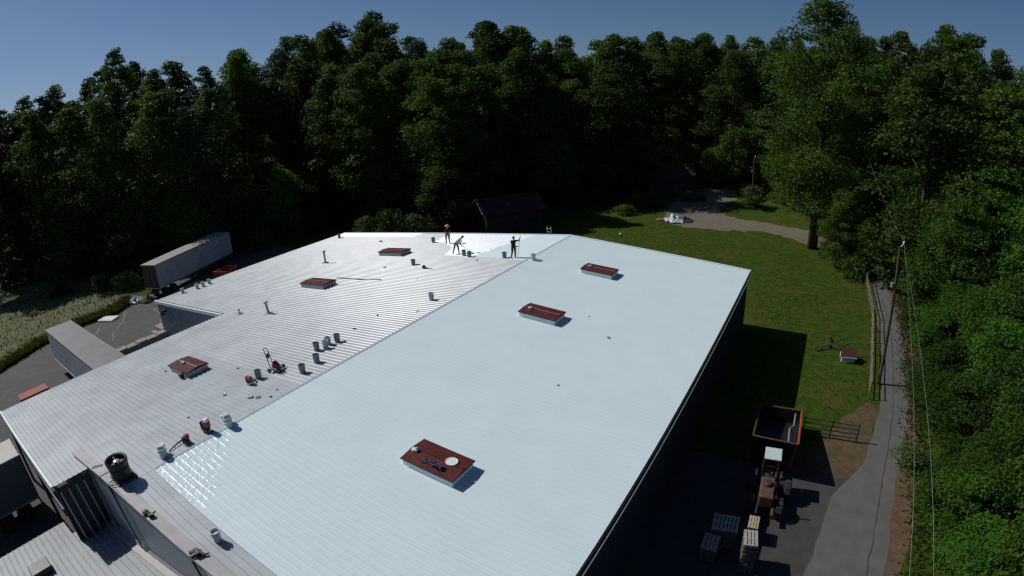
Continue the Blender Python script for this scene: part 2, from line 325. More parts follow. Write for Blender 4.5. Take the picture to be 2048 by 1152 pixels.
def gutter(x, y0, y1, s, name='gutter', m='dark_metal'):
    z = zr(x); b = MB(); b.mi = 0
    b.box(x+s*0.03, x+s*0.05, y0, y1, z-0.16, z-0.03); b.box(x+s*0.05, x+s*0.17, y0, y1, z-0.16, z-0.145); b.mi = 1
    b.box(x+s*0.17, x+s*0.195, y0, y1, z-0.16, z-0.045)
    return b.build(name, [m, 'galvanized'], wh)
gutter(WR, -0.9, YB-0.1, 1); gutter(-WL, -3.2, YN-0.1, -1); gutter(-WL2, YN, YB-0.1, -1)
x0, x1 = -WL2-0.05, -WL+0.02                             # rake of the notch and of the front canopy
for (xa, xb, y, t) in ((x0, x1, YN-0.06, 0.10), (-WL-0.05, -3.2, -3.27, 0.06)):
    b = MB(); b.add([(xa, y-t, zr(xa)+0.05), (xb, y-t, zr(xb)+0.05), (xb, y+t, zr(xb)+0.05), (xa, y+t, zr(xa)+0.05), (xa, y-t, zr(xa)-0.2), (xb, y-t, zr(xb)-0.2), (xb, y+t, zr(xb)-0.2), (xa, y+t, zr(xa)-0.2)],
          [(0, 1, 2, 3), (4, 5, 1, 0), (7, 6, 5, 4), (3, 2, 6, 7), (0, 3, 7, 4), (1, 5, 6, 2)])
    b.build('rake_trim', 'trim_white', wh)
def ribbed_wall(p0, p1, z0, ztop, m, parent, name='wall', rib=0.305, d=0.03):
    p0 = Vector(p0); p1 = Vector(p1); Ld = (p1-p0).length; u = (p1-p0)/Ld; n = Vector((u.y, -u.x)); b = MB(); t = 0; cols = []
    while t < Ld:
        for dt, o in ((0, 0), (0.02, d), (0.06, d), (0.08, 0)):
            if t+dt < Ld: cols.append((t+dt, o))
        t += rib
    cols.append((Ld, 0))
    for t, o in cols:
        p = p0+u*t+n*o; b.v += [(p.x, p.y, z0), (p.x, p.y, ztop(p.x))]
    for i in range(len(cols)-1): b.f.append([2*i, 2*i+2, 2*i+3, 2*i+1]); b.m.append(0)
    return b.build(name, m, parent)
ribbed_wall((15.85, -0.8), (15.85, YB-0.1), G, lambda x: zr(15.85)-0.02, 'shaded_siding', wh)
ribbed_wall((15.85, YB-0.1), (-WL2+0.15, YB-0.1), G, lambda x: zr(x)-0.03, 'shaded_siding', wh)
ribbed_wall((-WL2+0.15, YB-0.1), (-WL2+0.15, YN+0.05), G, lambda x: zr(x)-0.03, 'gray_siding', wh)
nw = ribbed_wall((-WL2+0.15, YN+0.05), (-WL+0.15, YN+0.05), G, lambda x: zr(x)-0.03, 'gray_siding', wh)
ribbed_wall((-WL+0.15, YN+0.05), (-WL+0.15, -1.0), G, lambda x: zr(x)-0.03, 'gray_siding', wh)
b = MB().box(-25.1, -24.1, YN-0.05, YN+0.06, G, G+2.1); dr = b.build('door', 'dark_metal', wh); MB().box(-24.3, -24.2, YN-0.12, YN-0.05, G+0.95, G+1.05).build('handle', 'galvanized', dr)
b = MB().box(-28.0, -27.7, YN-0.4, YN+0.02, -1.75, -1.55); b.tube([(-27.85, YN-0.35, -1.55), (-27.85, YN-0.35, -2.0)], [0.06, 0.16], 8); b.build('wall_lamp', 'black', wh)
# front firewall with metal cap, standing a little above the roof
b = MB(); b.mi = 0
XF = np.linspace(-5.2, 15.9, 70)
def cap_z(x): return zr(x)+0.13
for x in XF: b.v += [(x, yw(x), G), (x, yw(x), cap_z(x)), (x, yw(x)+0.42, cap_z(x)), (x, yw(x)+0.42, cap_z(x)-0.4)]
for i in range(len(XF)-1):
    k = 4*i
    for q in ((k, k+4, k+5, k+1), (k+2, k+6, k+7, k+3)): b.f.append(list(q)); b.m.append(0)
b.add([(-5.2, yw(-5.2), G), (-5.2, yw(-5.2), cap_z(-5.2)), (-5.2, yw(-5.2)+0.42, cap_z(-5.2)), (-5.2, yw(-5.2)+0.42, G)], [(3, 2, 1, 0)])
fw = b.build('front_wall', 'gray_siding', wh)
xs0 = [-5.2, -1.5, 2.6, 5.6, 7.9, 11.0, 15.9]
for i in range(6):
    xa, xb = xs0[i]+(0.0 if i == 0 else 0.05), xs0[i+1]-0.05
    b = MB(); b.add([(x, yw(x)+dy, cap_z(x)+dz) for x in (xa, xb) for dy, dz in ((-0.04, 0.0), (-0.04, 0.045), (0.47, 0.045), (0.47, 0.0))],
                    [(0, 1, 2, 3), (7, 6, 5, 4), (1, 5, 6, 2), (0, 4, 5, 1), (3, 2, 6, 7)]); b.build('wall_cap', 'beige_cap', wh)
for x in xs0[2:5]:                                                # flashing rubbish and brackets at the cap joints
    b = MB()
    for k in range(6):
        a = random.uniform(-0.22, 0.22); b.box(-0.1, 0.1, -0.06, 0.06, 0, random.uniform(0.05, 0.16), random.uniform(0, 3), (x+a, yw(x)+0.2+random.uniform(-0.15, 0.15), cap_z(x)+0.045))
    b.build('joint_bracket', 'dark_metal', wh)
def wall_cable(x, dx, zb, r=0.03):
    y = yw(x); pts = [(x+0.25, y+0.5, cap_z(x)+0.10), (x+0.05, y+0.15, cap_z(x)+0.10), (x, y-0.08, cap_z(x)), (x-dx*0.4, y-0.06, cap_z(x)*0.5+zb*0.5), (x-dx, y-0.07, zb)]
    return MB().tube(pts, r, 6).build('cable', 'black', wh)
wall_cable(-0.55, -0.9, -1.6); wall_cable(-0.35, -0.5, -1.5, 0.022); wall_cable(-2.6, -0.3, -2.0, 0.025); wall_cable(5.75, -0.35, -1.0, 0.04)
# canopy posts and dark dock framing at the front left corner
for x, y in ((-16.4, -3.1), (-9.8, -3.1), (-3.5, -3.1)):
    MB().box(x-0.08, x+0.08, y-0.08, y+0.08, G, zr(x)-0.05).build('post', 'dark_metal', wh)
ribbed_wall((-3.42, -1.45), (-3.42, -3.1), G, lambda x: zr(x)-0.25, 'shaded_siding', wh)  # dark wall added in place of the shade below the canopy edge
ribbed_wall((-3.4, -1.42), (-16.7, -1.42), G, lambda x: zr(x)-0.04, 'shaded_siding', wh)
MB().box(-16.6, -3.5, -3.25, -3.05, -0.75, -0.35).build('canopy_beam', 'dark_metal', wh)
for k in range(4): MB().tube([(-3.25, -3.0+k*0.4, zr(4)-0.35), (-3.3, -2.8+k*0.4, -3.4)], 0.045, 6).build('brace', 'galvanized', wh)
# loading dock ledge along the left wall
for ya, yb in ((-1, 3.6), (7.2, 14.1)): MB().box(-18.6, -16.7, ya, yb, G, G+1.15).build('dock_ledge', 'concrete', wh)
# ------------------------------------------------------------------ low building in front
lw = thing('low_building', 'lower ribbed metal roof building in front of the gray firewall', 'building')
def zl(x): return -2.4+0.125*(x+4.75) if x < 9 else -2.4+0.125*13.75-0.125*(x-9)
for i in range(14):
    y1 = -1.48+0.0*i-i*0.91; y0 = y1-0.91
    roof_panel(-4.6 if i < 2 else -6.25, 9.0, y0, 0.91, zl, 0.0, False, mats=('dull_roof',), parent=lw, fl=0.02)
b = MB()
for i in range(14): pass
b.add([(-4.6, -1.55, G), (-4.6, -3.25, G), (-4.6, -3.25, zl(-4.6)-0.02), (-4.6, -1.55, zl(-4.6)-0.02)], [(0, 1, 2, 3)])
b.add([(-6.1, -3.3, G), (-4.6, -3.3, G), (-4.6, -3.3, zl(-4.6)-0.02), (-6.1, -3.3, zl(-6.1)-0.02)], [(3, 2, 1, 0)])
b.add([(-6.1, -3.3, G), (-6.1, -14.2, G), (-6.1, -14.2, zl(-6.1)-0.02), (-6.1, -3.3, zl(-6.1)-0.02)], [(0, 1, 2, 3)])
b.build('wall', 'shaded_siding', lw)
b = MB(); b.add([(x, yw(x)-d, zl(x)+z) for x in (-4.55, 9.0) for d, z in ((0.02, 0.30), (0.10, 0.07), (0.42, 0.055))], [(0, 1, 4, 3), (1, 2, 5, 4)]); b.build('wall_flashing', 'beige_cap', lw)
hz = zl(-2.8); b = MB(); b.bbox(-0.45, 0.45, -0.5, 0.5, 0, 0.42, 0.03); rh = b.build('roof_hatch', 'dark_metal', None, (-2.75, -5.5, hz)); tag(rh, 'dark brown roof hatch box on the low ribbed roof', 'roof hatch')
# ------------------------------------------------------------------ skylights on the roof
def skylight(x, y, lx, label, seam):
    tl = math.atan(SLP)*(1 if x > 0 else -1)
    t = thing('roof_hatch_skylight', label, 'skylight', (x, y, zr(x)), 0, 'brown skylights on the warehouse roof'); t.rotation_euler = (0, tl, 0)
    hx, hy = lx/2, 0.68
    b = MB(); b.box(-hx, hx, -hy, hy, -0.02, 0.30); b.build('curb', 'trim_white' if x > 0 else 'galvanized', t)
    for s in (-1, 1):
        b = MB(); y0, y1 = s*0.025, s*(hy+0.05)
        P = [(-hx-0.05, y0, 0.43), (hx+0.05, y0, 0.43), (hx+0.05, y1, 0.36), (-hx-0.05, y1, 0.36)]
        Q = [(px, py, 0.305) for px, py, _ in P]; f = [(0, 1, 2, 3), (7, 6, 5, 4), (0, 4, 5, 1), (1, 5, 6, 2), (2, 6, 7, 3), (3, 7, 4, 0)]
        b.add(P+Q, f if s == 1 else [tuple(reversed(q)) for q in f]); lf = b.build('lid_leaf', 'rust_brown', t)
        b = MB(); b.box(-hx-0.06, hx+0.06, s*(hy+0.052)-0.012, s*(hy+0.052)+0.012, 0.29, 0.365); b.build('lip', 'dark_metal', lf)
        b = MB(); b.tube([(s*0.5-0.1, s*0.45, 0.40), (s*0.5-0.1, s*0.45, 0.46), (s*0.5+0.1, s*0.45, 0.46), (s*0.5+0.1, s*0.45, 0.40)], 0.014, 6); b.build('handle', 'dark_metal', lf)
    b = MB(); b.box(-hx, hx, -0.024, 0.024, 0.36, 0.44 if seam else 0.40); b.build('seam_bar', seam or 'dark_metal', t)
    return t
skylight(9.12, 8.08, 2.4, 'nearest brown skylight on the white roof, with a round white lid lying on it', None)
skylight(5.95, 22.5, 2.4, 'middle brown skylight of the three on the white roof slope', 'galvanized')
skylight(5.95, 31.5, 2.4, 'farthest brown skylight of the three on the white roof slope', 'galvanized')
skylight(-8.85, 7.2, 2.5, 'nearest brown skylight on the bare gray roof slope, pale seam across its lid', 'galvanized')
skylight(-14.0, 21.9, 2.9, 'middle brown skylight of the three on the bare gray slope', 'galvanized')
skylight(-14.1, 31.3, 2.8, 'farthest brown skylight on the bare gray slope, near the workers', 'galvanized')
def on_lid(x, y): return zr(x)+0.42
lid = MB().lathe([(0.0, 0.0), (0.24, 0.0), (0.25, 0.015), (0.25, 0.045), (0.225, 0.05), (0.215, 0.035), (0.0, 0.035)], 24).build('white_disc', 'plastic_white', None, (9.75, 8.2, on_lid(9.75, 8.2)))
lid.rotation_euler = (0, math.atan(SLP), 0); tag(lid, 'round white plastic disc lying on the nearest white-slope skylight', 'disc')
b = MB()
for k in range(9):
    a = k*0.7; b.tube([(0.11*k-0.45+0.08*math.sin(a*3+i*2), 0.10*math.cos(a*2+i)+random.uniform(-.05, .05), 0.03+0.05*abs(math.sin(i+k))) for i in range(6)], 0.035, 6)
o = b.build('crumpled_cloth', 'blue_cloth', None, (9.25, 7.68, on_lid(9.25, 7.7)-0.04), True); tag(o, 'crumpled dark blue rag on the nearest white-slope skylight', 'rag')
for (x, y, m, l) in ((8.15, 7.95, 'plastic_white', 'small white square tub on the left end of the nearest skylight'), (5.25, 22.35, 'bucket_white', 'small white tub on the middle white-slope skylight'), (-9.1, 7.05, 'bucket_white', 'small white jug on the skylight of the bare slope'), (5.25, 31.4, 'bucket_white', 'small white tub on the farthest white-slope skylight')):
    b = MB(); b.bbox(-0.12, 0.12, -0.10, 0.10, 0, 0.14, 0.02); t = thing('tub', l, 'tub', (x, y, on_lid(x, y)-0.03), 0.4); b.build('body', m, t); MB().lathe([(0.03, 0), (0.03, 0.05), (0.045, 0.055), (0.0, 0.07)], 8, (0.05, 0, 0.14)).build('cap', 'galvanized', t)
# ------------------------------------------------------------------ buckets
def make_bucket(m, lidded=False, h=0.42):
    t = link('bucket', None); tag(t, 'x', 'bucket', 'paint buckets standing on the roof')
    b = MB().lathe([(0.0, 0.0), (0.135, 0.0), (0.14, 0.01), (0.162, h-0.08), (0.172, h-0.08), (0.172, h-0.065), (0.163, h-0.06), (0.166, h), (0.150, h), (0.128, 0.05), (0.0, 0.05)], 18, cap=False); b.build('body', m, t, smooth=False)
    MB().lathe([(0.166, h-0.018), (0.177, h-0.014), (0.177, h), (0.166, h+0.004)], 18, cap=False).build('rim', m, t)
    MB().tube([(0.17, 0, h-0.05), (0.19, 0.07, h-0.10), (0.12, 0.16, h-0.18), (0, 0.20, h-0.20), (-0.12, 0.16, h-0.18), (-0.19, 0.07, h-0.10), (-0.17, 0, h-0.05)], 0.007, 5).build('handle', 'galvanized', t)
    if lidded: MB().lathe([(0.178, h-0.03), (0.18, h+0.01), (0.16, h+0.02), (0.0, h+0.012)], 18, cap=False).build('lid', m, t)
    else: MB().lathe([(0.147, h-0.1), (0.0, h-0.1)], 18, cap=False).build('paint', 'bucket_inner', t)
    KIDS[t.name] = list(t.children); return t
PB = [make_bucket('bucket_white'), make_bucket('bucket_gray'), make_bucket('bucket_white', True)]
BUCKETS = [(-28.06, 36.81, 1, 'gray bucket at the far left corner of the roof'), (-12.89, 35.54, 1, 'gray bucket beside the straw-hatted worker'),
 (-6.37, 31.6, 1, 'bucket right behind the bent-over worker\'s boots'), (-5.54, 31.23, 1, 'bucket just right of the one behind the bent-over worker'),
 (-2.17, 31.35, 1, 'bucket just left of the worker in black'), (0.47, 31.38, 0, 'white bucket on the ridge right of the worker in black'),
 (-9.26, 28.35, 1, 'lone gray bucket between the far skylight and the dark tool'), (-1.59, 21.28, 0, 'lone bucket beside the paint line midway along the roof'),
 (-2.82, 12.38, 1, 'dark bucket at the left end of the short bucket row'), (-2.49, 12.79, 0, 'second bucket in the short row, pale and low'), (-2.76, 13.21, 0, 'third bucket in the short row of buckets'),
 (-2.55, 13.74, 1, 'tall bucket at the far right end of the short row'), (-1.44, 11.22, 1, 'gray bucket below the short row near the paint line'), (-1.14, 9.98, 1, 'gray bucket right of the walk-behind machine'),
 (-3.09, 8.47, 1, 'gray bucket between the orange blower and the walk-behind machine'),
 (-28.74, 16.8, 0, 'nearest of the white buckets along the left eave'), (-28.34, 18.22, 0, 'second white bucket along the left eave'), (-28.24, 18.85, 0, 'third white bucket along the left eave'), (-28.34, 19.6, 0, 'farthest white bucket of the row along the left eave'),
 (-0.32, 4.70, 2, 'left bucket of the pair above the red backpack blower'), (0.02, 4.62, 0, 'right bucket of the pair above the red backpack blower'),
 (-0.75, 1.50, 2, 'left bucket of the pair at the wet paint corner'), (-0.42, 1.36, 0, 'right bucket of the pair at the wet paint corner'),
 (5.5, 0.22, 0, 'lone white bucket on the bare strip near the front wall')]
used = set()
for x, y, v, l in BUCKETS:
    big = 1.12 if y > 1 else 1.05
    p = (x, y, zr(x)+0.012)
    if v in used: c = copy_tree(PB[v], None, p, random.uniform(0, 6), (big,)*3, l)
    else: c = PB[v]; c.location = p; c.rotation_euler = (0, 0, 1.0); c.scale = (big,)*3; c['label'] = l; used.add(v)
# ------------------------------------------------------------------ vents, exhaust stack
def vent(x, y, h, r, tilt, label):
    t = thing('vent_pipe', label, 'vent pipe', (x, y, zr(x)), 0, 'vent pipes on the gray roof'); t.rotation_euler = (0, tilt, 0)
    MB().lathe([(0.32, 0.0), (0.32, 0.035), (r+0.05, 0.05), (r+0.02, 0.14), (r, 0.15)], 14).build('flashing', 'galvanized', t)
    MB().lathe([(r, 0.1), (r, h-0.12)], 12).build('pipe', 'galvanized', t)
    MB().lathe([(r+0.005, h-0.18), (r*1.7, h-0.16), (r*1.7, h-0.04), (r*0.6, h), (0, h)], 12).build('cap', 'galvanized', t)
vent(-19.81, 27.62, 1.22, 0.095, 0.0, 'tall gray vent pipe on the far part of the gray roof')
vent(-12.48, 15.77, 0.95, 0.095, -0.12, 'leaning gray vent pipe near the inner eave corner')
vent(-15.17, 14.91, 0.44, 0.05, 0.0, 'short small vent pipe beside the leaning one')
t = thing('exhaust_stack', 'dark round exhaust stack at the front edge of the gray roof', 'exhaust stack', (-0.55, -0.62, zr(0.55)))
MB().box(-0.5, 0.5, -0.42, 0.5, 0, 0.16).build('curb', 'dark_metal', t)
MB().lathe([(0.44, 0.16), (0.44, 0.62), (0.40, 0.68), (0.46, 0.72), (0.50, 0.98), (0.47, 1.02), (0.40, 0.98), (0.38, 0.8), (0.0, 0.8)], 20, cap=False).build('shell', 'black', t)
MB().box(-0.40, 0.40, -0.025, 0.025, 0.9, 0.95).build('guard_bar', 'dark_metal', t); MB().lathe([(0.13, 0.8), (0.13, 0.93), (0.0, 0.96)], 10).build('motor', 'galvanized', t)
# ------------------------------------------------------------------ machines and tools on the roof
def blower(x, y, rz, m, label, tube=True, s=1.0):
    t = thing('backpack_blower', label, 'leaf blower', (x, y, zr(x)+0.02), rz, 'leaf blowers left on the roof'); t.scale = (s, s, s)
    b = MB(); b.tube([(-.18, -.12, .02), (-.18, .12, .02), (.18, .14, .02), (.18, -.14, .02), (-.18, -.12, .02)], 0.02, 6); b.tube([(-.16, -.1, .02), (-.2, -.1, .5)], 0.02, 6); b.tube([(-.16, .1, .02), (-.2, .1, .5)], 0.02, 6); b.build('frame', 'black', t)
    MB().lathe([(0, -.08), (.17, -.08), (.19, -.05), (.19, .05), (.17, .08), (0, .08)], 16, (-.02, 0, .22), Matrix.Rotation(math.pi/2, 3, 'Y'), cap=False).build('fan_housing', 'black', t)
    b = MB(); b.bbox(-.15, .15, -.14, .14, .0, .24, .05); b.build('engine_cover', m, t, (0.03, 0, .30)); b = MB(); b.bbox(-.10, .12, -.13, .13, 0, .12, .03); b.build('fuel_tank', 'plastic_white', t, (0.06, 0, .54) if s > 0.9 else (0.06, 0, .06))
    if tube:
        MB().tube([(.1, .1, .12), (.1, .28, .12), (.0, .42, .11), (-.25, .5, .09), (-.75, .52, .06), (-1.05, .5, .04)], [.055, .06, .055, .045, .04, .035], 8).build('blower_tube', 'dark_metal', t)
    b = MB(); b.box(-.24, -.2, -.13, .13, .12, .5); b.build('back_pad', 'black', t)
blower(-0.5, 3.75, 0.3, 'red_paint', 'larger red backpack blower near the wet paint edge', False, 1.05)
blower(-0.5, 2.65, 1.9, 'red_paint', 'small red blower with a gray tube near the wet paint corner', True, 0.8)
blower(-2.9, 7.8, 0.1, 'orange_paint', 'orange blower with a long thin tube beside a gray bucket', True, 0.85)
t = thing('walk_behind_machine', 'black and red walk-behind machine with a tall upright handle on the roof', 'machine', (-2.9, 9.55, zr(2.9)+0.03), 0.5)
b = MB(); b.bbox(-.32, .34, -.26, .26, .12, .22, .04); b.build('deck', 'galvanized', t)
b = MB(); b.bbox(-.17, .17, -.16, .16, .22, .44, .04); b.build('engine', 'red_paint', t); b = MB(); b.lathe([(0, .44), (.13, .44), (.12, .52), (0, .54)], 12, cap=False); b.build('recoil_starter', 'black', t)
b = MB(); b.bbox(.12, .30, -.2, .0, .22, .40, .03); b.build('muffler', 'dark_metal', t)
for x_, y_ in ((-.28, -.3), (-.28, .3), (.28, -.3), (.28, .3)):
    w_ = MB().lathe([(0, -.03), (.10, -.03), (.12, -.02), (.12, .02), (.10, .03), (0, .03)], 14, (x_, y_, .12), Matrix.Rotation(math.pi/2, 3, 'X'), cap=False).build('wheel', 'tyre', t); MB().lathe([(0, -.035), (.05, -.035), (.05, .035), (0, .035)], 8, (x_, y_, .12), Matrix.Rotation(math.pi/2, 3, 'X'), cap=False).build('hub', 'galvanized', w_)
MB().tube([(-.25, -.17, .22), (-.32, -.17, .75), (-.40, -.17, 1.18), (-.48, -.08, 1.27), (-.48, .08, 1.27), (-.40, .17, 1.18), (-.32, .17, .75), (-.25, .17, .22)], 0.022, 7).build('handle', 'dark_metal', t)
MB().box(-.36, -.32, -.15, .15, .72, .98).build('control_panel', 'black', t)
t = thing('caulking_gun', 'dark hand tool lying right of a lone gray bucket', 'hand tool', (-7.3, 27.5, zr(7.3)+0.04), 0.2)
MB().lathe([(0, 0), (.07, 0), (.07, .3), (.03, .36), (.03, .42)], 10, (-.15, 0, .06), Matrix.Rotation(math.pi/2, 3, 'Y')).build('barrel', 'dark_metal', t); b = MB(); b.bbox(-.2, .02, -.1, .1, 0, .26, .03); b.build('body', 'rusty_iron', t); MB().tube([(.3, 0, .06), (.75, -.1, .03)], .03, 6).build('rod', 'dark_metal', t)
b = MB(); 
for i in range(5): b.tube([(-.2, 0, .02), (-.22+.05*i, .02, .16+.03*(i % 2)), (.0, .04*i-.08, .22), (.2, 0, .15), (.22, 0, .02)], .09, 8)
o = b.build('dark_bag', 'black', None, (-8.1, 6.3, zr(8.1)+0.05), True); tag(o, 'dark lumpy bag on the roof beside the nearest bare-slope skylight', 'bag')
o = MB().box(-2.45, 2.45, -0.03, 0.03, 0, 0.05).build('long_board', 'galvanized', None, (-11.4, 23.95, zr(11.4)+0.045)); o.rotation_euler = (0, -math.atan(SLP), 0.07); tag(o, 'long thin gray board lying on the roof beyond the middle skylight', 'board')
o = MB().box(-0.5, 0.5, -0.04, 0.04, 0, 0.05).build('short_board', 'galvanized', None, (-10.75, 6.35, zr(10.75)+0.045)); o.rotation_euler = (0, -math.atan(SLP), -0.2); tag(o, 'short gray bar left of the nearest bare-slope skylight', 'board')
for i, (x, y, s, m) in enumerate(((-2.98, 15.57, .16, 'dark_metal'), (-5.63, 8.73, .10, 'galvanized'), (-3.24, 6.37, .16, 'galvanized'), (-1.5, 6.84, .18, 'galvanized'), (-1.08, 7.04, .17, 'galvanized'), (-2.82, 3.96, .09, 'dark_metal'), (-0.5, 7.4, .09, 'dark_metal'), (-0.84, 8.06, .08, 'dark_metal'), (-1.0, 19.2, .12, 'dark_metal'), (-3.3, 17.9, .10, 'dark_metal'), (-11.5, 27.2, .13, 'dark_metal'), (-6.0, 25.0, .10, 'rusty_iron'), (10.45, 22.03, .13, 'galvanized'), (8.38, 24.05, .06, 'dark_metal'), (10.33, 16.0, .07, 'dark_metal'), (-20, 35.5, .2, 'dark_metal'), (-4.2, 30.4, .12, 'dark_metal'))):
    b = MB(); b.add([(-s, -s*.5, 0), (s*.8, -s*.6, 0), (s, s*.5, 0), (-s*.7, s*.6, 0), (-s*.7, -s*.3, s*.5), (s*.5, -s*.4, s*.6), (s*.7, s*.3, s*.35), (-s*.5, s*.4, s*.45)], [(3, 2, 1, 0), (4, 5, 6, 7), (0, 1, 5, 4), (1, 2, 6, 5), (2, 3, 7, 6), (3, 0, 4, 7)])
    o = b.build('debris_scrap', m, None, (x, y, zr(x)+0.012)); o.rotation_euler = (0, 0, i*1.3); tag(o, 'small scrap of debris lying on the roof', 'debris', 'scraps lying on the roof'); ORD.setdefault('small scrap of debris lying on the roof', []).append(o)
t = thing('ladder', 'top of an aluminium ladder showing above the far roof edge', 'ladder', (-2.3, YB+0.25, 0), 0)
for s in (-1, 1): MB().tube([(s*.2, 0.9, G), (s*.2, -.05, zr(2.3)+.75)], .03, 6).build('rail', 'galvanized', t)
for k in range(20): f_ = k/19; MB().tube([(-.2, .9-.95*f_, G+.25+(6.5)*f_*.98), (.2, .9-.95*f_, G+.25+6.5*f_*.98)], .018, 6).build('rung', 'galvanized', t)
# ------------------------------------------------------------------ trailers in the yard
def trailer(x, y, rz, L, label, roofm, wallm, Hb=2.95, W_=2.55):
    t = thing('semi_trailer', label, 'trailer', (x, y, G+0.012), rz); h = W_/2; z0 = 1.15; z1 = z0+Hb
    b = MB(); b.box(0.06, L, -h, h, z0, z1-0.06)
    for s in (-1, 1):
        k = 0.6
        while k < L-0.3: b.box(k, k+0.07, s*h-0.012, s*h+0.012, z0+0.1, z1-0.12); k += 0.61
    b.build('box_body', wallm, t)
    b = MB(); b.bbox(0.02, L+0.02, -h-0.01, h+0.01, z1-0.06, z1, 0.02)
    k = 0.6
    while k < L-0.3: b.box(k, k+0.03, -h+.02, h-.02, z1, z1+0.003); k += 1.22
    b.build('roof', roofm, t)
    b = MB(); 
    for s in (-1, 1): b.box(0, L, s*h-0.03, s*h+0.03, z0-0.02, z0+0.12); b.box(0, L, s*h-0.025, s*h+0.025, z1-0.10, z1-0.01)
    b.build('side_rail', 'galvanized', t)
    for s in (-1, 1):
        d = MB().box(0, 0.06, (0.02 if s > 0 else -h+0.05), (h-0.05 if s > 0 else -0.02), z0+0.1, z1-0.15).build('rear_door', 'rusty_iron', t)
        MB().tube([(-0.03, s*0.35, z0+0.15), (-0.03, s*0.35, z1-0.2)], 0.02, 6).build('lock_rod', 'galvanized', d)
    b = MB(); b.box(-0.03, 0.05, -h, h, 0.5, 0.6); b.box(0, 0.05, -.7, -.6, .55, z0); b.box(0, 0.05, .6, .7, .55, z0); b.build('bumper', 'dark_metal', t)
    MB().box(0.3, 4.2, -.5, .5, .85, z0-.02).build('bogie', 'dark_metal', t)
    for wx in (1.2, 2.5):
        for s in (-1, 1):
            w_ = MB().lathe([(.3, -.28), (.46, -.28), (.5, -.24), (.5, .24), (.46, .28), (.3, .28)], 18, (wx, s*.95, .5), Matrix.Rotation(math.pi/2, 3, 'X'), cap=False).build('wheel', 'tyre', t)
            MB().lathe([(0, -.2), (.3, -.25), (.3, .25), (0, .2)], 12, (wx, s*.95, .5), Matrix.Rotation(math.pi/2, 3, 'X'), cap=False).build('rim', 'dark_metal', w_)
    for s in (-1, 1): MB().box(L-3.2, L-3.05, s*.8-.07, s*.8+.07, 0, z0).build('landing_leg', 'dark_metal', t)
    return t
trailer(-44.15, 19.8, math.atan2(.94, -.342), 14.6, 'white box trailer parked beside the woods, patchy pale roof', 'trailer_roof', 'trailer_white')
trailer(-18.95, 5.45, math.pi, 14.5, 'gray-roofed box trailer backed up to the left side of the warehouse', 'trailer_gray', 'trailer_white')
trailer(-13.2, -3.5, -math.pi/2, 13.6, 'box trailer at the lower left corner beside the canopy', 'trailer_roof', 'trailer_gray')
t = thing('red_dumpster', 'low red steel container beside the left eave of the warehouse', 'dumpster', (-27.25, 0.4, G+0.012), 0)
b = MB(); b.box(-.62, .62, -1.25, 1.25, .12, 1.36); 
for k in range(5): b.box(-.66, .66, -1.2+k*.6-.03, -1.2+k*.6+.03, .15, 1.3)
b.build('body', 'brick_red', t); b = MB(); b.bbox(-.68, .68, -1.3, 1.3, 1.365, 1.5, .03); b.build('lid', 'brick_red', t); MB().box(-.5, .5, -1.1, 1.1, 0, .12).build('skid', 'dark_metal', t)
t = thing('orange_skip', 'rusty orange open skip between the white trailer and the warehouse', 'skip', (-41.3, 28.6, G+0.012), 0.35)
b = MB()
for s in (-1, 1): b.box(-.9, .9, s*1.2-.04, s*1.2+.04, .15, 1.2); b.box(s*.9-.04, s*.9+.04, -1.16, 1.16, .15, 1.2)
b.box(-.86, .86, -1.16, 1.16, .1, .18); b.build('body', 'orange_paint', t)
for s in (-1, 1): MB().box(-1.0, 1.0, s*1.2-.06, s*1.2+.06, 1.2, 1.28).build('rim', 'orange_paint', t)
MB().box(-.8, .8, -1.1, 1.1, .2, .7).build('load', 'rusty_iron', t)
t = thing('timber_stack', 'stack of long pale timber boards lying beside the white trailer', 'timber', (-43.3, 23.8, G+0.012), math.atan2(.94, -.342))
for k in range(8): MB().box(-2.6+.1*(k % 3), 2.6-.15*(k % 2), -.5+.25*(k % 4), -.28+.25*(k % 4), .1*(k//4), .08+.1*(k//4)).build('board', 'fresh_wood', t)
t = thing('old_mattress', 'white mattress lying on the yard pavement by the grass bank', 'mattress', (-42.75, 13.05, G+0.014), 0.5)
b = MB(); b.bbox(-1.15, 1.15, -.72, .72, 0, .2, .05); b.build('pad', 'plastic_white', t); 
for s in (-.4, 0, .4): MB().box(-1.0, 1.0, s-.015, s+.015, .198, .212).build('seam', 'bucket_white', t)
def heap(name, label, cat, x, y, r, h, m, n=14, z=G, sq=1.0):
    b = MB(); rr = random.Random(int(x*7+y))
    pr = []; K = 14
    vs = []; 
    for i in range(6):
        t_ = i/5; 
        for k in range(K):
            a = 2*math.pi*k/K; q = r*(1-t_**1.6)*(1+rr.uniform(-.22, .22)); vs.append((q*math.cos(a), sq*q*math.sin(a), h*t_**.8*(1+rr.uniform(-.25, .1))))
    fs = [(i*K+k, i*K+(k+1) % K, (i+1)*K+(k+1) % K, (i+1)*K+k) for i in range(5) for k in range(K)]; b.add(vs, fs)
    o = b.build(name, m, None, (x, y, z)); return tag(o, label, cat)
heap('bulk_bag', 'pale lumpy bulk bag at the end of the white trailer', 'bag', -45.4, 17.7, .9, .95, 'tarp')
heap('scrap_heap', 'dark reddish scrap heap behind the pale bulk bag', 'scrap heap', -43.9, 18.75, .9, .8, 'rusty_iron')
t = thing('concrete_barrier', 'tan concrete retaining block row on the yard behind the left eave', 'concrete block', (0, 0, G+0.012))
for y in np.arange(9.2, 13.4, 1.05): MB().bbox(-30.1, -29.1, y, y+1.0, 0, .95+.05*math.sin(y*3), .04).build('block', 'concrete', t)
t = thing('concrete_steps', 'pale concrete landing against the notch wall corner', 'steps', (-31.0, 14.9, G+0.012))
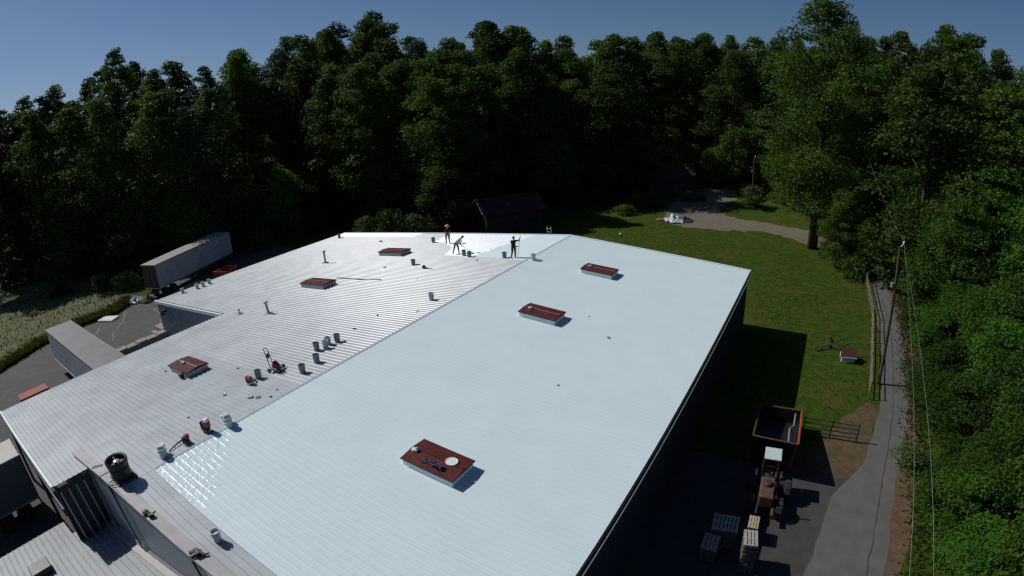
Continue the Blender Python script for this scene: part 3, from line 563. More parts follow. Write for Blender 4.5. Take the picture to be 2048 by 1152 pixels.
MB().bbox(-.9, .9, -.6, .55, 0, 1.0, .04).build('landing', 'concrete', t); MB().bbox(-.9, .9, -1.15, -.62, 0, .6, .03).build('step', 'concrete', t)
# ------------------------------------------------------------------ right side: machine, pallets, fences, poles
t = thing('tipping_hopper', 'orange steel tipping hopper in the shade of the right wall', 'hopper', (20.5, 0, G+0.012))
b = MB(); A = [(-1.2, 25.3, 0.3), (1.15, 25.45, 0.3), (1.2, 20.45, 0.6), (-1.0, 20.45, 0.6)]; T = [(-1.3, 25.3, 1.25), (1.25, 25.45, 1.25), (1.33, 20.15, 2.35), (-1.05, 20.15, 2.35)]
b.add(A, [(0, 3, 2, 1)]); b.build('floor', 'black', t)
for i, (p, q) in enumerate(((0, 1), (1, 2), (2, 3), (3, 0))):
    b = MB(); n = Vector((A[q][1]-A[p][1], -(A[q][0]-A[p][0]), 0)).normalized()*0.06
    P = [Vector(A[p]), Vector(A[q]), Vector(T[q]), Vector(T[p])]; b.add(P+[v+n for v in P], [(3, 2, 1, 0), (4, 5, 6, 7), (0, 1, 5, 4), (1, 2, 6, 5), (2, 3, 7, 6), (3, 0, 4, 7)]); b.m[:] = [0 if i == 2 else 1, 0, 1, 1, 1, 1]; sd = b.build('side', ('black', 'orange_paint'), t)
    MB().tube([T[p], T[q]], 0.05, 6).build('top_rail', 'orange_paint' if i == 1 else 'rusty_iron', sd)
MB().tube([(0.9, 25.0, 1.2), (0.92, 23.2, 1.5), (0.72, 22.7, 1.6), (0.8, 20.6, 2.1)], 0.05, 6).build('inner_bar', 'galvanized', t)
t = thing('old_tractor', 'old rusty tractor with a white canopy and big black wheels behind the orange hopper', 'tractor', (20.75, 18.3, G+0.012), 0.08)
MB().box(-.42, .42, .15, 1.15, 2.28, 2.34).build('canopy', 'bucket_white', t)
for x_ in (-.38, .38):
    for y_ in (.2, 1.1): MB().tube([(x_, y_, .9), (x_, y_, 2.28)], .03, 6).build('canopy_post', 'dark_metal', t)
b = MB(); b.bbox(-.36, .36, -1.55, .1, .75, 1.35, .06); b.build('hood', 'rusty_iron', t); 
b = MB()
for s in (-1, 1): b.box(s*.40-.06, s*.40+.06, -2.1, 1.3, .55, .75)
b.build('chassis', 'rusty_iron', t); MB().lathe([(0, 0), (.2, 0), (.22, .1), (.16, .18), (0, .2)], 12, (0, -.6, 1.35), cap=False).build('air_cleaner', 'dark_metal', t)
b = MB(); b.bbox(-.25, .25, .3, .8, .9, 1.05, .04); b.box(-.25, .25, .76, .84, 1.05, 1.45); b.build('seat', 'black', t)
MB().tube([(0, .05, 1.2), (0, .2, 1.4)], .02, 6).build('steering_column', 'dark_metal', t); MB().lathe([(.17, 0), (.19, .015), (.17, .03), (.155, .015), (.17, 0)], 14, (0, .2, 1.4), cap=False).build('steering_wheel', 'black', t)
for x_, y_, r_ in ((-.75, .55, .62), (.75, .55, .62), (-.72, -1.2, .5), (.72, -1.2, .5), (1.02, .3, .62)):
    w_ = MB().lathe([(r_*.55, -.16), (r_*.92, -.17), (r_, -.12), (r_, .12), (r_*.92, .17), (r_*.55, .16)], 20, (x_, y_, r_), Matrix.Rotation(math.pi/2, 3, 'Y'), cap=False)
    for k in range(14):
        a = 2*math.pi*k/14; w_.box(-.15, .15, -.03, .03, r_-.01, r_+.025, 0, (x_, y_, r_), Matrix.Rotation(a, 3, 'X'))
    w_ = w_.build('wheel', 'tyre', t); MB().lathe([(0, -.06), (r_*.5, -.1), (r_*.55, .1), (0, .06)], 12, (x_, y_, r_), Matrix.Rotation(math.pi/2, 3, 'Y'), cap=False).build('rim', 'rusty_iron', w_)
MB().tube([(.3, -1.2, 1.3), (.3, -1.2, 2.0)], .04, 8).build('exhaust_pipe', 'dark_metal', t)
pl = {}
def pallet_stack(x, y, sx, sy, n, m, where, rz):
    for i in range(n):
        top = i == n-1; jx, jy = random.uniform(-.03, .03), random.uniform(-.03, .03)
        lab = ('topmost pallet of ' if top else ordinal(i+1)+' pallet from the ground in ')+where
        if top:
            t = thing('pallet', lab, 'pallet', (x+jx, y+jy, G+0.012+i*.146), rz, 'wooden pallets by the right wall')
            nb = 7 if sx > .9 else 4
            for k in range(nb): w = sx/nb; MB().box(-sx/2+k*w+w*.14, -sx/2+(k+1)*w-w*.14, -sy/2, sy/2, .12, .142).build('board', 'fresh_wood' if (m == 'mixed' and k in (1, 2)) else ('pallet_wood' if m == 'mixed' else m), t)
            for k in (-1, 0, 1): MB().box(-sx/2, sx/2, k*(sy/2-.05)-.04, k*(sy/2-.05)+.04, .02, .12).build('stringer', 'pallet_wood', t)
            for k in (-1, 0, 1): MB().box(k*(sx/2-.06)-.05, k*(sx/2-.06)+.05, -sy/2, sy/2, 0, .02).build('bottom_board', 'pallet_wood', t)
        else:
            key = (sx, sy)
            if key not in pl:
                b = MB(); nb = 6
                for k in range(nb): w = sx/nb; b.box(-sx/2+k*w+w*.1, -sx/2+(k+1)*w-w*.1, -sy/2, sy/2, .12, .142)
                for k in (-1, 0, 1): b.box(-sx/2, sx/2, k*(sy/2-.05)-.04, k*(sy/2-.05)+.04, .02, .12); b.box(k*(sx/2-.06)-.05, k*(sx/2-.06)+.05, -sy/2, sy/2, 0, .02)
                pl[key] = b.mesh('pallet', 'shaded_pallet_wood')
            o = link('pallet', pl[key], None, (x+jx, y+jy, G+0.012+i*.146)); o.rotation_euler = (0, 0, rz); tag(o, lab, 'pallet', 'wooden pallets by the right wall')
pallet_stack(19.4, 14.6, 1.2, 1.0, 8, 'pallet_wood', 'the wide seven-board pallet stack', 0.1)
pallet_stack(19.05, 13.5, .72, .92, 6, 'pallet_wood', 'the small stack nearest the dark wall', 0.03)
pallet_stack(20.72, 13.4, .62, .95, 12, 'pallet_wood', 'the tallest pallet stack at the edge of the shade', 0.2)
pallet_stack(20.58, 15.25, .5, .85, 7, 'mixed', 'the narrow stack with yellow boards', 0.06)
def rail_fence(p, q, n, h, rails, m, label, r=.06, name='rail_fence', cat='fence', rm=None):
    t = thing(name, label, cat); P = Vector((*p, G)); Q = Vector((*q, G))
    for i in range(n+1):
        a = P.lerp(Q, i/n); MB().tube([a, a+Vector((random.uniform(-.04, .04), random.uniform(-.04, .04), h+.1))], [r*1.1, r], 7).build('post', m, t)
        if i < n:
            c = P.lerp(Q, (i+1)/n)
            for z in rails: MB().tube([a+Vector((0, 0, z)), c+Vector((0, 0, z+random.uniform(-.04, .04)))], r*.75, 6).build('rail', rm or m, t)
    return t
rail_fence((26.75, 55.5), (26.95, 45.5), 4, 1.2, (.4, .75, 1.1), 'wood_rail', 'far stretch of weathered wooden rail fence along the road', .05)
rail_fence((26.9, 45.2), (26.15, 30.6), 6, 1.25, (.4, .78, 1.15), 'wood_rail', 'near stretch of weathered wooden rail fence along the road', .05)
rail_fence((22.0, 24.9), (25.3, 25.1), 2, 1.2, (.25, .55, .85, 1.15), 'dark_metal', 'dark barred farm gate between the orange hopper and the road', .045, 'farm_gate', 'gate')
def pole(x, y, h, r, lean, label, ins=True):
    t = thing('utility_pole', label, 'utility pole', (x, y, G)); lx, ly = lean
    MB().tube([(0, 0, -.2), (lx*.5, ly*.5, h*.5), (lx, ly, h)], [r, r*.85, r*.65], 10).build('shaft', 'wood_pole', t)
    b = MB(); b.tube([(lx, ly, h-.1), (lx+.22, ly, h+.22)], .03, 6); b.lathe([(.05, 0), (.075, .05), (.05, .1), (.07, .15), (.0, .2)], 10, (lx+.22, ly, h+.2)); b.build('insulator', 'trim_white', t)
    b = MB(); b.lathe([(0, 0), (.11, .0), (.12, .3), (0, .34)], 10, (lx*.75-r-.08, ly*.75, h*.72)); b.build('junction_box', 'galvanized', t)
    return Vector((x+lx, y+ly, G+h))
top = pole(26.97, 33.16, 9.9, .13, (-0.35, 0.0), 'tall leaning wooden utility pole beside the rail fence')
top2 = pole(9.66, 88.12, 8.4, .14, (0.0, 0.0), 'far thin utility pole in front of the round bush on the drive')
def wire(a, c, sag, label, r=.005):
    a = Vector(a); c = Vector(c); pts = [a.lerp(c, k/24)+Vector((0, 0, -4*sag*(k/24)*(1-k/24))) for k in range(25)]
    o = MB().tube(pts, r, 5).build('power_line', 'galvanized', None); tag(o, label, 'power line')
wire(top+Vector((.22, 0, .3)), (24.15, -2.0, 4.9), .5, 'left one of the two power lines running over the near road')
wire(top+Vector((.3, 0, -.2)), (24.75, -2.0, 5.0), .12, 'right one of the two power lines running over the near road')
wire(top+Vector((.22, 0, .3)), (26.2, 62.0, 7.0), .5, 'thin power line running back from the pole into the woods', .005)
t = thing('dog_house', 'small white dog house with a red gable roof on the lawn', 'dog house', (24.6, 36.3, G), 0.12)
MB().prism([(-.5, -.5), (.5, -.5), (.5, .5), (-.5, .5)], 0, .55).build('wall', 'trim_white', t)
MB().add([(-.5, -.5, .55), (-.5, .5, .55), (-.5, 0, .95)], [(2, 1, 0)]).build('gable', 'trim_white', t); MB().add([(.5, -.5, .55), (.5, .5, .55), (.5, 0, .95)], [(0, 1, 2)]).build('gable', 'trim_white', t)
MB().box(-.515, -.5, -.2, .2, .02, .5).build('entrance', 'black', t)
for s in (-1, 1):
    b = MB(); P = [(-.62, 0, 1.0), (.62, 0, 1.0), (.62, s*.66, .5), (-.62, s*.66, .5)]; b.add(P+[(x, y, z-.05) for x, y, z in P], [(0, 1, 2, 3), (7, 6, 5, 4), (0, 4, 5, 1), (1, 5, 6, 2), (2, 6, 7, 3), (3, 7, 4, 0)]); rf = b.build('roof_slope', 'shingle_red', t)
    MB().box(-.63, .63, s*.67-.02, s*.67+.02, .43, .5).build('fascia', 'plastic_white', rf)
b = MB(); 
for pts in ([(22.2, 36.9, .06), (23.0, 37.8, .25), (23.9, 38.6, .5), (24.6, 39.6, .3)], [(23.0, 37.8, .25), (22.9, 39.2, .5), (22.95, 40.2, .3)], [(23.3, 38.0, .3), (23.9, 37.6, .2)], [(22.6, 37.3, .1), (21.9, 38.0, .3)]): b.tube([(x, y, G+z) for x, y, z in pts], [.07, .06, .045, .02][:len(pts)], 6)
tag(b.build('fallen_branch', 'bark', None), 'dark fallen branch lying left of the dog house', 'branch')
# crumpled tarps by the gravel drive
def tarp(name, label, x, y, r, h, m, seed):
    rr = np.random.default_rng(seed); n = 16; b = MB()
    Z = rr.normal(0, 1, (n+1, n+1)); Z = (Z+np.roll(Z, 1, 0)+np.roll(Z, 1, 1)+np.roll(Z, (1, 1), (0, 1)))/4
    for j in range(n+1):
        for i in range(n+1):
            u, v = i/n*2-1, j/n*2-1; e = max(0, 1-(u*u+v*v)**.5*.8); b.v.append((u*r*(1+.15*Z[i][j]), v*r*.9*(1+.15*Z[j][i]), .04+h*e*(0.55+.6*abs(Z[i, j]))))
    for j in range(n):
        for i in range(n):
            if ((i-8)**2+(j-8)**2) < 75+20*Z[i, j]: a = j*(n+1)+i; b.f.append([a, a+1, a+n+2, a+n+1]); b.m.append(0)
    return tag(b.build(name, m, None, (x, y, G+.01)), label, 'tarp')
tarp('crumpled_tarp', 'crumpled white tarp heap beside the gravel drive', 0.2, 73.8, 1.5, 1.0, 'tarp', 3)
tarp('crumpled_tarp', 'dark crumpled sheet against the right of the white tarp heap', 1.75, 74.6, 1.0, .9, 'blue_cloth', 4)
tarp('crumpled_tarp', 'reddish crumpled sheet left of the white tarp heap', -1.75, 73.9, .7, .5, 'brick_red', 6)
t = thing('jug', 'small white jug lying on the lawn behind the ridge end', 'jug', (-4.4, 63.3, G)); MB().lathe([(0, 0), (.14, .01), (.15, .2), (.05, .32), (.05, .36)], 10, (0, 0, .15), Matrix.Rotation(1.5, 3, 'Y')).build('body', 'plastic_white', t); MB().lathe([(.055, .35), (.055, .42), (0, .42)], 8, (0, 0, .15), Matrix.Rotation(1.5, 3, 'Y')).build('cap', 'galvanized', t)
# ------------------------------------------------------------------ houses in the shade of the woods
def house(x, y, rz, L, W_, hw, hr, label, roofm, wallm, chimney=True, barge='trim_white'):
    t = thing('house', label, 'house', (x, y, G), rz); w = W_/2
    MB().box(0, L, -w, w, 0, hw).build('wall', wallm, t)
    for xx in (0, L): MB().add([(xx, -w, hw), (xx, w, hw), (xx, 0, hr-.12)], [(0, 1, 2) if xx else (2, 1, 0)]).build('gable', wallm, t)
    for s in (-1, 1):
        b = MB(); e = w+.45; zz = hw-.45*(hr-hw)/w; P = [(-.5, 0, hr), (L+.5, 0, hr), (L+.5, s*e, zz), (-.5, s*e, zz)]
        b.add(P+[(a, c, d-.14) for a, c, d in P], [(0, 1, 2, 3), (7, 6, 5, 4), (0, 4, 5, 1), (1, 5, 6, 2), (2, 6, 7, 3), (3, 7, 4, 0)]); rs = b.build('roof_slope', roofm, t)
        b = MB(); b.add([(-.53, 0, hr+.02), (-.53, s*e, zz+.02), (-.53, s*e, zz-.2), (-.53, 0, hr-.2), (-.5, 0, hr+.02), (-.5, s*e, zz+.02), (-.5, s*e, zz-.2), (-.5, 0, hr-.2)], [(0, 1, 2, 3), (4, 5, 1, 0), (7, 6, 5, 4), (1, 5, 6, 2)]); b.build('barge_board', barge, rs)
    for k, yy in enumerate((-w*.5, w*.5)):
        wn_ = MB().box(-.05, .02, yy-.45, yy+.45, 1.0, 2.2).build('window', 'dark_metal', t); MB().box(-.06, -.04, yy-.36, yy+.36, 1.1, 2.1).build('pane', 'glass_dark', wn_)
    for k in range(3):
        xx = 1.5+k*(L-3)/2; wn_ = MB().box(xx-.5, xx+.5, -w-.05, -w+.02, 1.0, 2.2).build('window', 'dark_metal', t); MB().box(xx-.4, xx+.4, -w-.06, -w-.04, 1.1, 2.1).build('pane', 'glass_dark', wn_)
    if chimney: MB().box(L*.6-.3, L*.6+.3, .2, .8, hr-.9, hr+.7).build('chimney', 'brick_red', t)
house(-23.4, 58.6, math.atan2(5.35, 4.02), 8.5, 6.0, 3.0, 4.6, 'dark cottage with white gable trim and red roof behind the far roof edge', 'shingle_red', 'house_wall', False)
house(-10.6, 95.5, 0.35, 8.0, 7.0, 3.0, 5.6, 'shaded house with dark red roof left of the gravel drive', 'shingle_red', 'house_wall', False, 'dark_metal')
t = thing('parked_car', 'dark car parked in the shade at the edge of the gravel drive', 'car', (-0.9, 90.4, G), 0.45)
b = MB(); b.extrude_x([(-.85, .3), (.85, .3), (.88, .75), (.8, .95), (-.8, .95), (-.88, .75)], -2.1, 2.1); b.build('body', 'black', t)
b = MB(); b.add([(-1.5, -.78, .95), (.9, -.78, .95), (.9, .78, .95), (-1.5, .78, .95), (-1.1, -.62, 1.5), (.35, -.62, 1.5), (.35, .62, 1.5), (-1.1, .62, 1.5)], [(4, 5, 6, 7), (0, 1, 5, 4), (1, 2, 6, 5), (2, 3, 7, 6), (3, 0, 4, 7)]); b.build('cabin', 'glass_dark', t); MB().box(-1.1, .35, -.62, .62, 1.5, 1.54).build('roof', 'rusty_iron', t)
for x_ in (-1.35, 1.35):
    for s in (-1, 1): MB().lathe([(0, -.1), (.3, -.1), (.33, 0), (.3, .1), (0, .1)], 14, (x_, s*.8, .33), Matrix.Rotation(math.pi/2, 3, 'X'), cap=False).build('wheel', 'tyre', t)
for s in (-1, 1): MB().box(2.08, 2.13, s*.6-.15, s*.6+.15, .6, .75).build('headlight', 'plastic_white', t)
# ------------------------------------------------------------------ people
def person(label, loc, rz, J, mats, hand_dirs, extra=None):
    """J: joint -> (x,y,z,r). One continuous skinned body; faces take the clothing of the nearest limb."""
    E = [('pelvis', 'waist'), ('waist', 'chest'), ('chest', 'neck'), ('neck', 'jaw'), ('jaw', 'brow'), ('brow', 'crown'), ('jaw', 'nose')]
    for s in 'lr':
        E += [('chest', 'sh'+s), ('sh'+s, 'el'+s), ('el'+s, 'wr'+s), ('wr'+s, 'pa'+s), ('pelvis', 'hp'+s), ('hp'+s, 'kn'+s), ('kn'+s, 'an'+s), ('an'+s, 'to'+s)]
        pa = Vector(J['pa'+s][:3]); d = Vector(hand_dirs[s]).normalized(); side = d.orthogonal().normalized(); curl = d.cross(side)
        for i, (o, ln) in enumerate(((-.028, .05), (-.009, .06), (.010, .055), (.028, .042))):
            k = pa+side*o+d*.035; J['f%d%s' % (i, s)] = (*k, .011); J['g%d%s' % (i, s)] = (*(k+d*ln*.6+curl*.012), .009); J['t%d%s' % (i, s)] = (*(k+d*ln*.75+curl*.045), .008)
            E += [('pa'+s, 'f%d%s' % (i, s)), ('f%d%s' % (i, s), 'g%d%s' % (i, s)), ('g%d%s' % (i, s), 't%d%s' % (i, s))]
        k = pa+side*.045-d*.01; J['th'+s] = (*k, .012); J['tt'+s] = (*(k+d*.045+curl*.03+side*.01), .009); E += [('pa'+s, 'th'+s), ('th'+s, 'tt'+s)]
    fat = lambda n: 1.0 if n[0] in 'fgt' and n[1].isdigit() or n[:2] in ('th', 'tt', 'no', 'pa') else (1.12 if n in ('jaw', 'brow', 'crown', 'neck') else 1.32)
    J = {n: (*q[:3], q[3]*fat(n)) for n, q in J.items()}
    names = list(J); idx = {n: i for i, n in enumerate(names)}
    me = bpy.data.meshes.new('skeleton'); me.from_pydata([J[n][:3] for n in names], [(idx[a], idx[b_]) for a, b_ in E], [])
    o = bpy.data.objects.new('tmp', me); COL.objects.link(o); sk = o.modifiers.new('s', 'SKIN'); sk.branch_smoothing = 0.4
    for i, n in enumerate(names): v = me.skin_vertices[0].data[i]; v.radius = (J[n][3], J[n][3]); v.use_root = (n == 'pelvis')
    ss = o.modifiers.new('ss', 'SUBSURF'); ss.levels = 1
    bpy.context.view_layer.update(); bm_ = bpy.data.meshes.new_from_object(o.evaluated_get(bpy.context.evaluated_depsgraph_get())); bpy.data.objects.remove(o)
    slots = sorted(set(mats.values())); bm_.materials.clear()
    for m in slots: bm_.materials.append(MATS[m])
    segs = [(Vector(J[a][:3]), Vector(J[b_][:3]), a, b_) for a, b_ in E]
    def part_of(a, b_):
        q = b_[:2]
        if a in ('neck', 'jaw', 'brow') : return 'head'
        if q in ('wr',): return 'forearm'
        if q in ('pa', 'th', 'tt') or b_[0] in 'fgt' and b_[1].isdigit(): return 'hand'
        if q == 'el': return 'upper_arm'
        if q in ('sh', 'wa', 'ch', 'ne'): return 'torso'
        if q in ('hp', 'kn'): return 'thigh'
        if q == 'an': return 'shin'
        return 'foot' if q == 'to' else 'torso'
    for p in bm_.polygons:
        c = p.center; best = min(segs, key=lambda s_: (c-(s_[0]+(s_[1]-s_[0])*max(0, min(1, (c-s_[0]).dot(s_[1]-s_[0])/max(1e-9, (s_[1]-s_[0]).length_squared))))).length)
        p.material_index = slots.index(mats[part_of(best[2], best[3])]); p.use_smooth = True
    r = thing('person', label, 'person', loc, rz); link('body', bm_, r)
    j = Vector(J['jaw'][:3]); br = Vector(J['brow'][:3]); cr = Vector(J['crown'][:3]); ns = Vector(J['nose'][:3]); up = (cr-j).normalized(); fw = (ns-j).normalized(); sd = up.cross(fw).normalized()
    ec = j.lerp(cr, .5)
    for s in (-1, 1): MB().lathe([(0, -.012), (.011, -.006), (.011, .006), (0, .012)], 8, ec+sd*s*.032+fw*.085, cap=False).build('eye', 'black', r)
    b = MB()
    for k in range(9):
        t_ = k/8*math.pi*.55; ring = .118*math.sin(t_)+.001; h_ = .118*math.cos(t_)
        for q in range(12): a = 2*math.pi*q/12; b.v.append(br+up*(.035+h_*.9)+sd*ring*math.cos(a)+(fw*ring*math.sin(a)*1.05)-fw*.018)
        if k:
            for q in range(12): b.f.append([(k-1)*12+q, (k-1)*12+(q+1) % 12, k*12+(q+1) % 12, k*12+q]); b.m.append(0)
    b.build('hair', 'hair', r, smooth=True)
    if extra: extra(r, cr, up)
    return r
def base_legs(hz, lx, rx, knl, knr, y=0):
    return {'hpl': (-.10+hz[0], y, hz[1], .095), 'hpr': (.10+hz[0], y, hz[1], .095), 'knl': (*knl, .062), 'knr': (*knr, .062), 'anl': (lx, 0.02, .09, .042), 'anr': (rx, -.02, .09, .042), 'tol': (lx+.05, -.16, .035, .038), 'tor': (rx+.06, -.17, .035, .038)}
RZ = math.atan2(.514, .856)
zc = lambda x: zr(x)+.012
def head(x, z, f=(0.1, -.03)):
    return {'neck': (x*.8, 0, z-.24, .058), 'jaw': (x, -.01, z-.14, .078), 'brow': (x, 0, z-.06, .092), 'crown': (x, .01, z+.03, .07), 'nose': (x+f[0], f[1]-.02, z-.09, .02)}
# 1: straw hat, navy shirt, standing with a roller pole
J = {'pelvis': (0, 0, .98, .135), 'waist': (0, 0, 1.12, .125), 'chest': (.02, 0, 1.36, .15)}; J.update(head(.05, 1.72)); J.update(base_legs((0, .93), -.15, .18, (-.14, -.04, .5), (.15, -.04, .5)))
J.update({'shl': (-.19, 0, 1.42, .065), 'ell': (-.22, -.16, 1.16, .045), 'wrl': (.02, -.26, 1.08, .032), 'pal': (.10, -.27, 1.06, .034), 'shr': (.21, 0, 1.42, .065), 'elr': (.30, -.12, 1.16, .045), 'wrr': (.27, -.26, .96, .032), 'par': (.26, -.30, .90, .034)})
def hat(r, cr, up):
    b = MB().lathe([(.24, -.02), (.25, -.01), (.13, .01), (.115, .10), (.085, .13), (0, .135)], 18, cr-Vector((0, 0, .02)), Matrix.Rotation(.12, 3, 'Y'), cap=False); b.build('straw_hat', 'straw', r)
person('worker in navy shirt, shorts and a wide straw hat holding a roller pole', (-10.78, 35.12, zc(10.78)), RZ, J, {'head': 'skin', 'torso': 'navy_cloth', 'upper_arm': 'navy_cloth', 'forearm': 'skin', 'hand': 'skin', 'thigh': 'denim', 'shin': 'skin', 'foot': 'boot'}, {'l': (1, -.2, -.5), 'r': (.6, -.3, -.8)}, hat)
# 2: pale shirt, bent over, rolling paint
J = {'pelvis': (-.08, 0, .93, .135), 'waist': (0, 0, 1.05, .125), 'chest': (.22, 0, 1.26, .155)}
J.update({'neck': (.38, 0, 1.38, .058), 'jaw': (.47, -.01, 1.40, .078), 'brow': (.53, 0, 1.47, .09), 'crown': (.57, 0, 1.55, .068), 'nose': (.58, -.02, 1.37, .02)}); J.update(base_legs((-.08, .88), -.40, .14, (-.24, -.06, .5), (.12, -.08, .5)))
J.update({'shl': (.20, -.19, 1.30, .065), 'ell': (.30, -.24, 1.02, .045), 'wrl': (.40, -.22, .82, .032), 'pal': (.45, -.2, .76, .034), 'shr': (.30, .18, 1.30, .065), 'elr': (.40, .10, 1.05, .045), 'wrr': (.30, -.06, .94, .032), 'par': (.27, -.14, .91, .034)})
person('worker in pale blue shirt and khaki trousers bending over a paint roller', (-7.33, 31.97, zc(7.33)), RZ, J, {'head': 'skin', 'torso': 'pale_blue_cloth', 'upper_arm': 'pale_blue_cloth', 'forearm': 'skin', 'hand': 'skin', 'thigh': 'khaki', 'shin': 'khaki', 'foot': 'boot'}, {'l': (.6, 0, -.8), 'r': (.5, -.6, -.5)})
# 3: all in black, arm raised on a tall pole
J = {'pelvis': (0, 0, .97, .135), 'waist': (-.01, 0, 1.12, .125), 'chest': (-.01, 0, 1.36, .155)}; J.update(head(.03, 1.70)); J.update(base_legs((0, .92), -.20, .10, (-.12, -.05, .5), (.11, -.04, .5)))
J.update({'shl': (-.20, 0, 1.42, .068), 'ell': (-.08, -.22, 1.14, .048), 'wrl': (.20, -.26, 1.0, .034), 'pal': (.29, -.24, .99, .036), 'shr': (.20, 0, 1.43, .068), 'elr': (.44, -.12, 1.42, .046), 'wrr': (.53, -.2, 1.64, .034), 'par': (.55, -.22, 1.72, .036)})
person('worker dressed all in black standing with one arm raised on a tall pole', (-1.34, 31.46, zc(1.34)), RZ, J, {'head': 'skin', 'torso': 'black_cloth', 'upper_arm': 'black_cloth', 'forearm': 'black_cloth', 'hand': 'black', 'thigh': 'black_cloth', 'shin': 'black_cloth', 'foot': 'black'}, {'l': (1, -.1, 0), 'r': (.2, -.3, 1)})
def roller(loc, a, c, label):
    t = thing('paint_roller', label, 'paint roller', loc, RZ); a, c = Vector(a), Vector(c)
    MB().tube([a, c], .016, 7).build('pole', 'pallet_wood', t); d = (c-a).normalized(); s = d.cross(Vector((0, 0, 1))).normalized() if abs(d.z) < .95 else Vector((0, 1, 0))
    MB().tube([c, c+d*.05-s*.02, c+d*.06-s*.2], .008, 5).build('frame', 'galvanized', t); MB().tube([c+d*.06-s*.2, c+d*.06+s*.06], .045, 10).build('roller_sleeve', 'plastic_white', t)
roller((-10.78, 35.12, zc(10.78)), (.02, -.25, 1.18), (.62, -.34, .08), 'roller pole held by the worker in the straw hat')
roller((-7.33, 31.97, zc(7.33)), (.15, -.12, 1.0), (1.38, -.30, .07), 'roller pole pushed across wet paint by the bending worker')
roller((-1.34, 31.46, zc(1.34)), (.57, -.24, 1.9), (.28, -.2, .07), 'upright pole gripped by the worker in black')
# ------------------------------------------------------------------ trees
def leaf_quads(P, D, size, rng, asp=0.62):
    n = len(P); D = D/np.maximum(np.linalg.norm(D, axis=1, keepdims=True), 1e-6)
    N_ = D*0.55+rng.normal(0, .6, (n, 3))+np.array([0, 0, .35]); N_ /= np.linalg.norm(N_, axis=1, keepdims=True)
    T = np.cross(N_, rng.normal(0, 1, (n, 3))); T /= np.maximum(np.linalg.norm(T, axis=1, keepdims=True), 1e-6); B = np.cross(N_, T)
    s = (size*rng.uniform(.55, 1.25, n))[:, None]
    return np.stack([P-T*s*.5, P-B*s*.5*asp+T*s*.08, P+T*s*.55, P+B*s*.5*asp+T*s*.08], 1)
def crown(seed, H, R, base, n, leaf, blobs=26, br=(.26, .46), top_sharp=1.0, m='forest_leaves', low=0.55):
    rng = np.random.default_rng(seed); C_ = []
    for i in range(blobs):
        t = (i+rng.uniform(0, 1))/blobs; z = H*(base+(1-base)*t)
        prof = math.sin(math.pi*min(1, (t*.82+.18))**top_sharp)**.6*(low+(1-low)*min(1, t*2.2)); a = rng.uniform(0, 2*math.pi); r = R*prof*rng.uniform(.35, .92)
        rad = R*rng.uniform(*br)*(1 if t < .85 else .75); C_.append((r*math.cos(a), r*math.sin(a), min(z, H-rad*.7), rad))
    for q in range(5): C_.append((rng.uniform(-.1, .1)*R*(1+q), rng.uniform(-.1, .1)*R*(1+q), H-R*(.26+.28*q), R*(.26+.05*q)))
    C_ = np.array(C_)
    w = C_[:, 3]**2; k = rng.choice(len(C_), n, p=w/w.sum()); D = rng.normal(0, 1, (n, 3)); D /= np.linalg.norm(D, axis=1, keepdims=True)
    D[:, 2] = np.where(D[:, 2] < -.3, D[:, 2]*.4, D[:, 2]); lump = 1+.22*np.sin(D[:, 0]*5+k)*np.sin(D[:, 1]*6+k*2)+.12*np.sin(D[:, 2]*11+k)
    rr = (rng.uniform(.55, 1.0, n)**.6)*lump; P = C_[k, :3]+D*(C_[k, 3]*rr)[:, None]*np.array([1, 1, .85]); P[:, 2] = np.maximum(P[:, 2], .15)
    jit = (rng.random(n) < .3) & (P[:, 2] < H*.82); P[jit] += rng.normal(0, .10*R, (int(jit.sum()), 3)); up_ = (P[:, 2] > H*.72) & (rng.random(n) < .25); P[up_, 2] += np.abs(rng.normal(0, .005*H, int(up_.sum()))); P[:, 2] = np.maximum(P[:, 2], .15)
    return leaf_quads(P, D, leaf, rng), C_
def trunk(seed, H, C_, r):
    rng = random.Random(seed); b = MB(); pts = [(0, 0, -.3), (rng.uniform(-.1, .1), rng.uniform(-.1, .1), H*.2), (rng.uniform(-.3, .3), rng.uniform(-.3, .3), H*.5), (rng.uniform(-.4, .4), rng.uniform(-.4, .4), H*.86)]
    b.tube(pts, [r*1.25, r, r*.62, r*.15], 8)
    for c in C_[::2]:
        z = min(max(c[2]-c[3]-rng.uniform(.5, 2), H*.12), H*.7); b.tube([(0, 0, z), (c[0]*.5, c[1]*.5, z+(c[2]-z)*.6), (c[0], c[1], c[2])], [r*.35, r*.2, r*.05], 5)
    return b.mesh('trunk', 'bark', True)
VAR = {}
def variant(k, H, R, base, n, leaf, m='forest_leaves', **kw):
    Q, C_ = crown(100+k, H, R, base, n, leaf, **kw); VAR[k] = (H, R, quads_mesh('crown', Q, m), trunk(k, H, C_, kw.get('tr', .28 if H > 15 else .14)) if True else None)
for k in range(4): variant(k, 27, 6.0, .16, 21000, .42, blobs=54, br=(.18, .36), low=.6)
for k in (4, 5, 6): variant(k, 25, 5.6, .03, 22000, .40, blobs=56, low=.85, br=(.18, .36))
variant(9, 10, 3.6, .02, 7500, .36, blobs=26, low=.95, br=(.28, .45))
variant(7, 27, 3.4, .15, 11000, .36, blobs=48, top_sharp=1.5, br=(.18, .34))
variant(17, 27, 4.0, .08, 13000, .36, 'pale_leaves', blobs=56, top_sharp=1.6, br=(.16, .32))
variant(18, 26, 4.6, .06, 15000, .38, blobs=60, top_sharp=1.3, br=(.16, .32))
variant(8, 27, 5.2, .10, 17000, .38, 'pale_leaves', blobs=30, low=.75)
